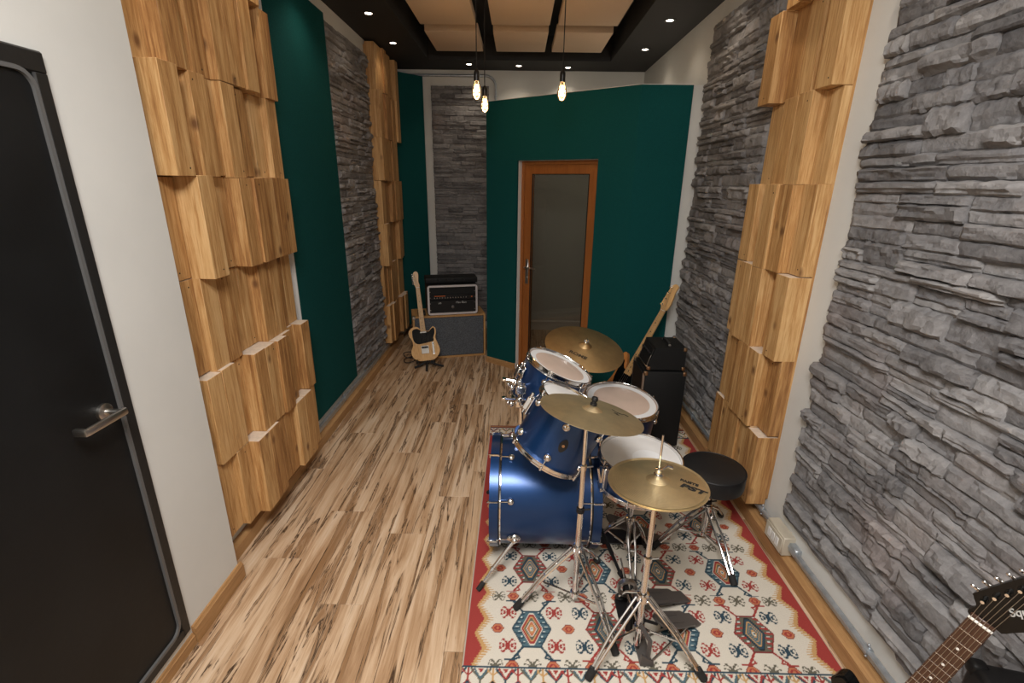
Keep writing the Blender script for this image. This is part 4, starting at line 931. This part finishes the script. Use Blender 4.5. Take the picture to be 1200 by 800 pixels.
# ------------------------------------------------------------------ guitars
def guitar(name, label, m4, kind):
    """local: y runs up the neck from the bridge end of the body, z is the face normal"""
    t = thing(name, label, 'guitar' if kind != 'bass' else 'bass guitar', m4)
    if kind == 'tele':
        ol = spline([(0, 0), (.08, .005), (.135, .05), (.155, .11), (.138, .18), (.122, .235), (.132, .285), (.135, .33), (.112, .36), (.085, .345), (.060, .318), (.030, .322), (-.028, .345), (-.06, .372), (-.110, .368), (-.150, .335), (-.155, .285), (-.128, .225), (-.125, .175), (-.150, .11), (-.135, .045), (-.08, .004)], 4)
        bm_, th, nk0, nut, hl, nw0, nw1, bodym, board = .045, .045, .335, .79, .155, .028, .021, 'ash', 'maple'
    elif kind == 'bass':
        ol = spline([(0, 0), (.08, .01), (.14, .06), (.155, .13), (.125, .20), (.105, .25), (.115, .31), (.125, .37), (.10, .39), (.07, .36), (.045, .33), (-.03, .34), (-.06, .40), (-.095, .455), (-.125, .44), (-.125, .36), (-.112, .28), (-.125, .20), (-.155, .12), (-.13, .04), (-.07, .0)], 4)
        bm_, th, nk0, nut, hl, nw0, nw1, bodym, board = .045, .042, .335, .86, .20, .031, .021, 'amberbody', 'maple'
    else:
        ol = spline([(0, 0), (.07, .0), (.135, .05), (.155, .12), (.13, .19), (.115, .245), (.125, .31), (.135, .37), (.115, .395), (.085, .36), (.05, .325), (-.03, .335), (-.06, .355), (-.090, .378), (-.118, .386), (-.135, .35), (-.118, .31), (-.115, .24), (-.14, .18), (-.16, .11), (-.13, .04), (-.07, .0)], 4)
        bm_, th, nk0, nut, hl, nw0, nw1, bodym, board = .045, .043, .335, .80, .185, .028, .021, 'blacklac', 'rosewood'
    sg = 1
    bmsh = bmesh.new(); vs = [bmsh.verts.new((x, y, z)) for z in (-th, 0) for x, y in ol]; n = len(ol)
    bmsh.faces.new(vs[:n][::-1]); topf = bmsh.faces.new(vs[n:])
    for i_ in range(n): bmsh.faces.new((vs[i_], vs[(i_+1) % n], vs[n+(i_+1) % n], vs[n+i_]))
    bmesh.ops.recalc_face_normals(bmsh, faces=bmsh.faces)
    eds = [e for e in bmsh.edges if len(e.link_faces) == 2 and any(len(f.verts) > 8 for f in e.link_faces)]
    bmesh.ops.bevel(bmsh, geom=eds, offset=.005, segments=2, affect='EDGES')
    me = bpy.data.meshes.new('body'); bmsh.to_mesh(me); bmsh.free(); me.materials.append(MT[bodym])
    me.polygons.foreach_set('use_smooth', [True]*len(me.polygons)); me.set_sharp_from_angle(angle=radians(40)); body = link('body', me, t)
    def wat(y): return nw0 + (nw1-nw0)*(y-nk0)/(nut-nk0)
    neckm = 'maple'
    pts = []; segs = 10
    mb = MB()
    for k in range(segs+1):
        y = nk0-.01 + (nut-nk0+.01)*k/segs; w_ = wat(y)
        pts.append([(w_*cos(a), y, -.003 - .020*sin(a)) for a in [pi*q/8 for q in range(9)]])
    vs_ = [p for g in pts for p in g]; m_ = 9
    mb.add(vs_, [(k*m_+q, k*m_+q+1, (k+1)*m_+q+1, (k+1)*m_+q) for k in range(segs) for q in range(m_-1)] + [[k for k in range(m_)], [segs*m_+k for k in range(m_)][::-1]])
    nk = mb.build('neck', MT[neckm], t)
    fbm = MB(); wa, wb = wat(nk0-.03), wat(nut)
    fbm.add([(-wa, nk0-.03, -.004), (wa, nk0-.03, -.004), (wb, nut, -.004), (-wb, nut, -.004), (-wa+.001, nk0-.03, .005), (wa-.001, nk0-.03, .005), (wb-.001, nut, .005), (-wb+.001, nut, .005)], [(0,3,2,1),(4,5,6,7),(0,1,5,4),(1,2,6,5),(2,3,7,6),(3,0,4,7)])
    fb = fbm.build('fretboard', MT[board], t)
    scale = (.648 if kind != 'bass' else .80)*( (nut-.10)/(.648+.02) if kind == 'tele' else 1) if kind == 'tele' else (.648 if kind != 'bass' else .80)
    for f in range(1, 21 if kind != 'bass' else 20):
        y = nut - scale*(1-2**(-f/12))
        if y < nk0-.02: break
        w_ = wat(y)-.0012
        MB().tube([(-w_, y, .0052), (w_, y, .0050)], .0009, 6).build('fret', MT['chrome'], fb)
        if f in (3, 5, 7, 9, 12, 15, 17, 19):
            yp = nut - scale*(1-2**(-(f-1)/12)); yc = (y+yp)/2; r = .0032 if kind != 'bass' else .0055
            for xx in ((0,) if f != 12 else (-w_*.45, w_*.45)):
                MB().lathe([(r, .0050), (r, .0056), (0, .0056)], 12, Matrix.Translation((xx, yc, 0))).build('inlay_dot', MT['cream' if kind == 'strat' else 'ink'], fb)
    MB().rbox((-wb, nut-.001, 0), (wb, nut+.004, .0068), .001).build('nut', MT['cream'], t)
    # headstock
    if kind == 'strat': ho = [(-wb, 0), (-.030, .022), (-.046, .034), (-.050, .05), (-.040, .18), (-.028, .205), (0, .198), (.028, .17), (.040, .13), (.040, .085), (.032, .045), (wb, .010)]
    elif kind == 'bass': ho = [(-wb, 0), (-.030, .02), (-.042, .04), (-.045, .06), (-.040, .16), (-.030, .205), (-.005, .22), (.020, .205), (.018, .16), (.028, .10), (.032, .05), (wb, .008)]
    else: ho = [(-wb, 0), (-.026, .02), (-.036, .03), (-.036, .045), (-.034, .14), (-.022, .165), (0, .170), (.018, .155), (.020, .12), (.014, .06), (wb, .010)]
    hs = spline(ho, 4)
    hr = radians(-17) if kind == 'strat' else 0
    rotp = lambda x, y: (x*cos(hr)-y*sin(hr), x*sin(hr)+y*cos(hr))
    hs = [rotp(x, y) if y > .012 else (x, y) for x, y in hs]; hd = MB().prism([(x, y+nut+.002) for x, y in hs], -.014, -.001).build('headstock', MT['blacklac' if kind == 'strat' else 'maple'], t)
    if kind == 'strat': MB().rbox((-wb, nut+.003, -.002), (wb, nut+.014, .0035), .002).build('nut_ledge', MT['rosewood'], t)
    nt_ = 4 if kind == 'bass' else 6; pegs = []
    for k in range(nt_):
        f_ = k/(nt_-1); y = nut + (.045 + f_*(hl-.055) if kind != 'strat' else .048 + f_*.128); xe = -.034 if kind == 'tele' else (-.042 if kind == 'bass' else -.047 + .009*f_)
        xp = xe + (.013 if kind != 'bass' else .018)
        (xp, y_), (xe, _) = rotp(xp, y-nut), rotp(xe, y-nut); y = nut + y_
        pg = MB().tube([(xp, y, -.002), (xp, y, .012)], .0035 if kind != 'bass' else .006, 8).lathe([(.0065, 0), (.0065, .002)], 10, Matrix.Translation((xp, y, -.001))).build('tuner_post', MT['chrome'], hd)
        MB().tube([(xp, y, -.018), (xe-.006, y, -.018), (xe-.010, y, -.018)], .0035, 6).ball((xe-.014, y, -.018), .007 if kind != 'strat' else .004, 8, (1.2, 1, .5)).build('tuner_key', MT['chrome'], pg); pegs.append((xp, y))
    by = .10 if kind != 'bass' else .09
    for k in range(nt_):
        f_ = k/(nt_-1)-.5; MB().tube([(f_*.052, by, .012), (f_*2*wb*.82, nut, .0085), (*pegs[k], .008)], .0006 if kind != 'bass' else .0011, 5).build('string', MT['steel'], t)
    if kind == 'tele':
        pg_ = spline([(-.105, .345), (-.06, .352), (-.03, .335), (.03, .318), (.062, .312), (.086, .335), (.110, .348), (.122, .33), (.118, .285), (.100, .24), (.098, .205), (.04, .195), (-.055, .185), (-.098, .205), (-.116, .25), (-.118, .31)], 3)
        MB().prism(pg_, .0, .0025, None).build('pickguard', MT['blacklac'], body)
        MB().rbox((-.040, .078, 0), (.040, .165, .007), .002).build('bridge_plate', MT['steel'], t); MB().rbox((-.034, .135, .006), (.034, .155, .010), .002, 1, Matrix.Rotation(0, 4, 'Z')).build('bridge_pickup', MT['black'], t)
        MB().rbox((-.035, .300, .002), (.035, .318, .008), .003).build('neck_pickup', MT['chrome'], t)
        MB().rbox((.078, .06, 0), (.100, .195, .003), .002).lathe([(.010, .003), (.010, .018), (0, .018)], 12, Matrix.Translation((.089, .085, 0))).lathe([(.010, .003), (.010, .018), (0, .018)], 12, Matrix.Translation((.089, .13, 0))).build('control_plate', MT['chrome'], t)
        MB().tube([(.089, .17, .002), (.092, .178, .016)], .003, 6).build('pickup_switch', MT['black'], t)
    else:
        pg_ = spline([(-.085, .40), (-.05, .34), (.03, .325), (.06, .345), (.095, .36), (.105, .31), (.09, .24), (.10, .17), (.11, .10), (.06, .09), (.05, .15), (-.05, .16), (-.085, .22), (-.095, .31)], 3)
        MB().prism(pg_, .0, .0025).build('pickguard', MT['blacklac'], body)
        for yy in ((.16, .22, .28) if kind == 'strat' else (.13, .24)): MB().rbox((-.042, yy-.010, .002), (.042, yy+.010, .009), .004).build('pickup', MT['black'], t)
        MB().rbox((-.036, by-.025, 0), (.036, by+.012, .010), .003).build('bridge', MT['steel'], t)
        for yy in (.12, .075): MB().lathe([(.010, .002), (.010, .016), (0, .016)], 12, Matrix.Translation((.085, yy, 0))).build('knob', MT['black'], t)
    return t
def gframe(loc, up, nrm):
    y = V(up).normalized(); z = V(nrm); z = (z - y*z.dot(y)).normalized(); x = y.cross(z); m4 = Matrix.Identity(4)
    for i_ in range(3): m4[i_][0], m4[i_][1], m4[i_][2], m4[i_][3] = x[i_], y[i_], z[i_], loc[i_]
    return m4
# natural guitar on its stand, far left
gb = V((-.892, 4.435, .075)); gh = V((-1.005, 4.66, .925))
m4 = gframe(gb, gh-gb, (.10, -1, .30)) @ Matrix.Diagonal((.92, .92, .92, 1))
guitar('electric_guitar', 'natural wood electric guitar with black pickguard on a stand, far left', m4, 'tele')
B = (-.892, 4.435, 0); t = thing('guitar_stand', 'low black folding stand under the natural wood guitar', 'guitar stand', B)
k = MB()
for fx, fy in ((-.115, -.045), (.02, -.115), (.165, .02), (-.02, .15)): k.tube([(0, .03, .06), (fx*.6, fy*.6, .030), (fx, fy, .014)], .011, 8)
k.build('stand_legs', MT['rubber'], t)
MB().tube([(0, .035, .03), (-.045, .13, .40)], .010, 8).build('stand_spine', MT['rubber'], t)
for s in (-1, 1): MB().tube([(0, .04, .055), (s*.075, .03, .060), (s*.08, -.055, .056), (s*.08, -.058, .10)], .008, 8).build('cradle_arm', MT['rubber'], t)
# bass guitar leaning in the right corner
bb_ = V((.672, 3.335, .035)); bh = V((1.205, 3.575, 1.045)); bu = (bh-bb_).normalized()
guitar('bass_guitar', 'amber bass guitar leaning toward the stone beside the green panel', gframe(bh - bu*1.08, bu, (-.85, -.75, .45)), 'bass')
sb = bh - bu*1.08; B = (sb.x, sb.y, 0); t = thing('guitar_stand', 'low black stand under the amber bass guitar in the right corner', 'guitar stand', B)
k = MB()
for fx, fy in ((-.14, -.02), (.06, -.12), (.06, .13)): k.tube([(0, 0, sb.z-.035), (fx, fy, .014)], .009, 8)
k.build('stand_legs', MT['rubber'], t)
for s in (-1, 1): MB().tube([(0, 0, sb.z-.035), (.02, s*.06, sb.z-.02), (-.06, s*.07, sb.z-.02), (-.07, s*.07, sb.z+.03)], .008, 8).build('cradle_arm', MT['rubber'], t)
# black guitar close at the lower right
nutp = V((.985, .782, .885)); un = V((-.079, .175, -.981)).normalized(); nrm_ = (CPOS - nutp)
gm = gframe(nutp + un*.80, -un, nrm_)
sg_ = guitar('electric_guitar', 'black electric guitar with rosewood neck at the lower right corner', gm, 'strat')
text_part('Squier', .022, Matrix.Translation((.032, .80+.086, -.0005)) @ Matrix.Rotation(radians(58), 4, 'Z'), MT['silverprint'], sg_, shear=.35, bold=.0004)
B = (.92, .93, 0); t = thing('guitar_stand', 'black tubular stand under the black guitar at lower right', 'guitar stand', B)
k = MB()
for fx, fy in ((-.20, -.1), (.12, -.22), (.12, .2)): k.tube([(0, 0, .10), (fx, fy, .014)], .010, 8)
k.build('stand_legs', MT['rubber'], t)

# ------------------------------------------------------------------ amplifiers
# guitar speaker cabinet with rack on top, back left
cu = V((.968, .252, 0)); cn = V((.252, -.968, 0))
def amp_frame(p, z=0): 
    m4 = Matrix.Identity(4)
    for i_ in range(3): m4[i_][0], m4[i_][1], m4[i_][2], m4[i_][3] = cu[i_], -cn[i_], (0, 0, 1)[i_], (p[0], p[1], z)[i_]
    return m4
cp_ = V((-.333, 4.838, 0)) - cu*.75
t = thing('speaker_cabinet', 'grey cloth speaker cabinet with pine edges at the back wall', 'speaker cabinet', amp_frame(cp_))
W_, D_, H_ = .75, .33, .462
MB().rbox((.015, .012, .012), (W_-.015, D_, H_-.012), .003).build('cabinet_box', MT['tolex'], t)
MB().rbox((.022, .002, .022), (W_-.022, .012, H_-.022), .003).build('grille_cloth', MT['grill'], t)
for lo, hi in (((0, -.004, 0), (W_, D_, .020)), ((0, -.004, H_-.018), (W_, D_, H_)), ((0, -.004, .020), (.020, D_, H_-.018)), ((W_-.020, -.004, .020), (W_, D_, H_-.018))): MB().rbox(lo, hi, .002).build('edge_board', MT['pinetrim'], t)
MB().rbox((-.003, -.008, H_-.03), (.03, .03, H_+.003), .004).build('corner_cap', MT['steel'], t)
t = thing('amplifier_rack', 'black rack amplifier in a silver-edged case on the grey cabinet', 'amplifier', amp_frame(cp_ + cu*.155 - cn*.02, H_))
W_, D_, H2 = .52, .27, .315
def open_case(mb, w_, h_, d_, tk, r):
    a = rrect(0, w_, 0, h_, r, 4); b = rrect(tk, w_-tk, tk, h_-tk, max(.004, r-tk), 4); n = len(a)
    vs = [(p[0], y, p[1]) for y in (0, d_) for l in (a, b) for p in l]; f = []
    for q in range(n):
        j = (q+1) % n; f += [(q, j, n+j, n+q), (2*n+q, 3*n+q, 3*n+j, 2*n+j), (q, 2*n+q, 2*n+j, j), (n+q, n+j, 3*n+j, 3*n+q)]
    return mb.add(vs, f)
open_case(MB(), W_, H2, D_, .022, .03).build('case_shell', MT['black'], t)
open_case(MB(), W_-.010, H2-.010, .018, .019, .026).xf(Matrix.Translation((.005, -.010, .005))).build('case_trim', MT['trimsilver'], t)
MB().box((.02, .03, .02), (W_-.02, D_-.01, H2-.02)).build('rack_interior', MT['tolex'], t)
fp = MB().rbox((.026, .012, .026), (W_-.026, .032, .150), .002).build('amp_faceplate', MT['black'], t)
fp2 = MB().rbox((.026, .014, .155), (W_-.026, .032, .205), .002).build('preamp_faceplate', MT['black'], t)
RX = Matrix.Rotation(pi/2, 4, 'X')
for k in range(13): MB().lathe([(.006, 0), (.005, .010), (0, .010)], 8, Matrix.Translation((.075+k*.027, .014, .178)) @ RX).build('control_knob', MT['steel'], fp2)
MB().box((.075, .0125, .193), (.185, .0145, .198)).build('orange_print', MT['orange'], fp2); MB().box((W_-.068, .0125, .176), (W_-.056, .0145, .186)).build('power_lamp', MT['orange'], fp2)
text_part('Max Bass', .030, Matrix.Translation((.345, .0115, .125)) @ RX, MT['silverprint'], fp, shear=.3)
text_part('dfb', .026, Matrix.Translation((.125, .0115, .122)) @ RX, MT['silverprint'], fp, shear=.4, name='maker_logo')
MB().lathe([(.016, 0), (.016, .002), (.010, .004), (0, .004)], 12, Matrix.Translation((.26, .012, .078)) @ RX).build('emblem', MT['pedal'], fp)
for xx in (.032, W_-.032):
    for zz in (.05, .12, .18, .24): MB().lathe([(.004, 0), (.004, .003), (0, .003)], 8, Matrix.Translation((xx, .012, zz)) @ RX).build('rack_screw', MT['steel'], t)
t = thing('guitar_amplifier', 'slim black amplifier head lying on top of the rack case', 'amplifier', amp_frame(cp_ + cu*.150 - cn*.07, H_+H2))
MB().rbox((0, 0, .004), (.53, .21, .060), .006, 2).build('head_case', MT['tolex'], t)
for k in range(4): MB().lathe([(.014, 0), (.012, .016), (0, .016)], 12, Matrix.Translation((.13+k*.085, .0, .032)) @ RX).build('control_knob', MT['black'], t)
for xx in (.05, .48): MB().lathe([(.012, 0), (.012, .005)], 10, Matrix.Translation((xx, .03, 0))).build('case_foot', MT['rubber'], t)
t = thing('effects_pedal', 'small effects pedal with orange mark on the grey cabinet', 'effects pedal', amp_frame(cp_ + cu*.06 - cn*.03, H_))
MB().rbox((0, 0, 0), (.075, .11, .035), .005, 2).build('pedal_case', MT['pedalblack'], t); MB().lathe([(.010, .035), (.010, .046), (0, .046)], 10, Matrix.Translation((.037, .03, 0))).build('foot_switch', MT['steel'], t)
MB().box((.02, .06, .0345), (.055, .085, .0365)).build('orange_mark', MT['orange'], t)
# coiled cable behind the guitar
pts = [(-1.085 + (.075+.008*sin(a*3))*cos(a), 4.60 + .09*sin(a), .012 + .035*(1+sin(a*.5))) for a in [k*.35 for k in range(40)]]
tag(MB().tube(pts, .0045, 6).build('cable_coil', MT['rubber']), 'black cable coiled on the floor behind the natural guitar', 'cable')
# bass amplifier stack, right
def corner_set(t, w_, d_, h_, which):
    for x, y, z in which:
        MB().rbox((x*w_-.019, y*d_-.019, z*h_-.019), (x*w_+.019, y*d_+.019, z*h_+.019), .007, 2).ball((x*w_-.012, y*d_-.012, z*h_), .014).build('metal_corner', MT['brassnut' if z == 1 and x == 0 or z == 0 and x == 0 else 'steel'], t)
t = thing('bass_cabinet', 'tall black bass cabinet standing on the rug by the right stone strip', 'speaker cabinet', (.853, 2.975, RZT))
w_, d_, h_ = .285, .30, .565
MB().rbox((.012, 0, .012), (w_, d_, h_), .006, 2).build('cabinet_box', MT['tolex'], t)
MB().rbox((0, .018, .02), (.014, d_-.018, h_-.02), .003).build('grille_cloth', MT['black'], t)
MB().box((-.003, .012, .015), (.012, .018, h_-.015)).box((-.003, d_-.018, .015), (.012, d_-.012, h_-.015)).build('front_trim', MT['steel'], t)
for x, y, z in ((.016, .008, h_-.012), (w_-.010, .006, h_-.012), (.016, d_-.008, h_-.012)): MB().rbox((x-.015, y-.011, z-.016), (x+.013, y+.013, z+.014), .007, 2).build('metal_corner', MT['brassnut'], t)
for x, y in ((.04, .04), (w_-.04, .04), (.04, d_-.04), (w_-.04, d_-.04)): MB().lathe([(.014, 0), (.014, .0125)], 10, Matrix.Translation((x, y, 0))).build('cabinet_foot', MT['rubber'], t)
t = thing('bass_amplifier', 'small black bass amplifier head with strap handle on the tall cabinet', 'amplifier', (.872, 2.985, RZT+.565))
w_, d_, h_ = .250, .245, .165
MB().add([(.0, 0, .012), (w_, 0, .012), (w_, 0, h_), (.045, 0, h_), (0, d_, .012), (w_, d_, .012), (w_, d_, h_), (.045, d_, h_)], [(0,1,2,3),(7,6,5,4),(0,4,5,1),(1,5,6,2),(2,6,7,3),(3,7,4,0)]).build('head_case', MT['tolex'], t)
sl = unit((.045, 0, h_-.012)); pn_ = V((-sl.z, 0, sl.x)); fm4 = Matrix.Identity(4)
for i_ in range(3): fm4[i_][0], fm4[i_][1], fm4[i_][2], fm4[i_][3] = (0, -1, 0)[i_], sl[i_], pn_[i_], (0, d_/2, .012)[i_]
MB().rbox((-.105, .02, -.002), (.105, .145, .004), .002, 1, fm4).build('control_panel', MT['black'], t)
MB().rbox((-.108, .012, .002), (.108, .018, .007), .001, 1, fm4).rbox((-.108, .012, .002), (-.102, .10, .007), .001, 1, fm4).rbox((.102, .012, .002), (.108, .10, .007), .001, 1, fm4).build('silver_trim', MT['steel'], t)
for k in range(5): MB().lathe([(.009, .003), (.008, .018), (0, .018)], 10, fm4 @ Matrix.Translation((-.08+k*.04, .105, 0))).build('control_knob', MT['black'], t)
for x, y, z in ((.012, .006, .022), (w_-.008, .005, .022), (w_-.008, .005, h_-.010), (w_-.008, d_-.006, h_-.010), (.012, d_-.006, .022)): MB().rbox((x-.013, y-.011, z-.012), (x+.012, y+.011, z+.013), .006, 2).build('metal_corner', MT['brassnut'], t)
hd = MB().tube([(.15, .055, h_), (.15, .06, h_+.016), (.15, .12, h_+.020), (.15, .18, h_+.016), (.15, .19, h_)], .009, 6).build('strap_handle', MT['rubber'], t)
for yy in (.05, .195): MB().ball((.15, yy, h_+.004), .011, 8, (1, 1, .7)).build('handle_cap', MT['steel'], hd)
for x, y in ((.03, .03), (w_-.03, .03), (.03, d_-.03), (w_-.03, d_-.03)): MB().lathe([(.011, 0), (.011, .0125)], 10, Matrix.Translation((x, y, 0))).build('case_foot', MT['rubber'], t)
# combo amplifier close at the lower right corner
pd, pw_ = V((.97, -.24, 0)).normalized(), V((-.24, -.97, 0)).normalized(); m4 = Matrix.Identity(4)
for i_ in range(3): m4[i_][0], m4[i_][1], m4[i_][2], m4[i_][3] = pd[i_], -pw_[i_], (0, 0, 1)[i_], (1.128, .893, 0)[i_]
t = thing('combo_amplifier', 'black combo amplifier behind the black guitar at the lower right corner', 'amplifier', m4)
MB().rbox((0, -.36, .015), (.135, 0, .655), .016, 3).build('amp_case', MT['vinyl'], t)
for y in (0, -.36): MB().rbox((-.004, y-.03, .622), (.035, y+.004 if y == 0 else y+.03, .661), .012, 3).build('corner_cap', MT['black'], t)
MB().tube([(.07, -.10, .652), (.07, -.11, .677), (.07, -.25, .677), (.07, -.26, .652)], .010, 8).build('strap_handle', MT['rubber'], t)
for x, y in ((.03, -.04), (.105, -.04), (.03, -.32), (.105, -.32)): MB().lathe([(.014, 0), (.014, .018)], 10, Matrix.Translation((x, y, 0))).build('case_foot', MT['rubber'], t)
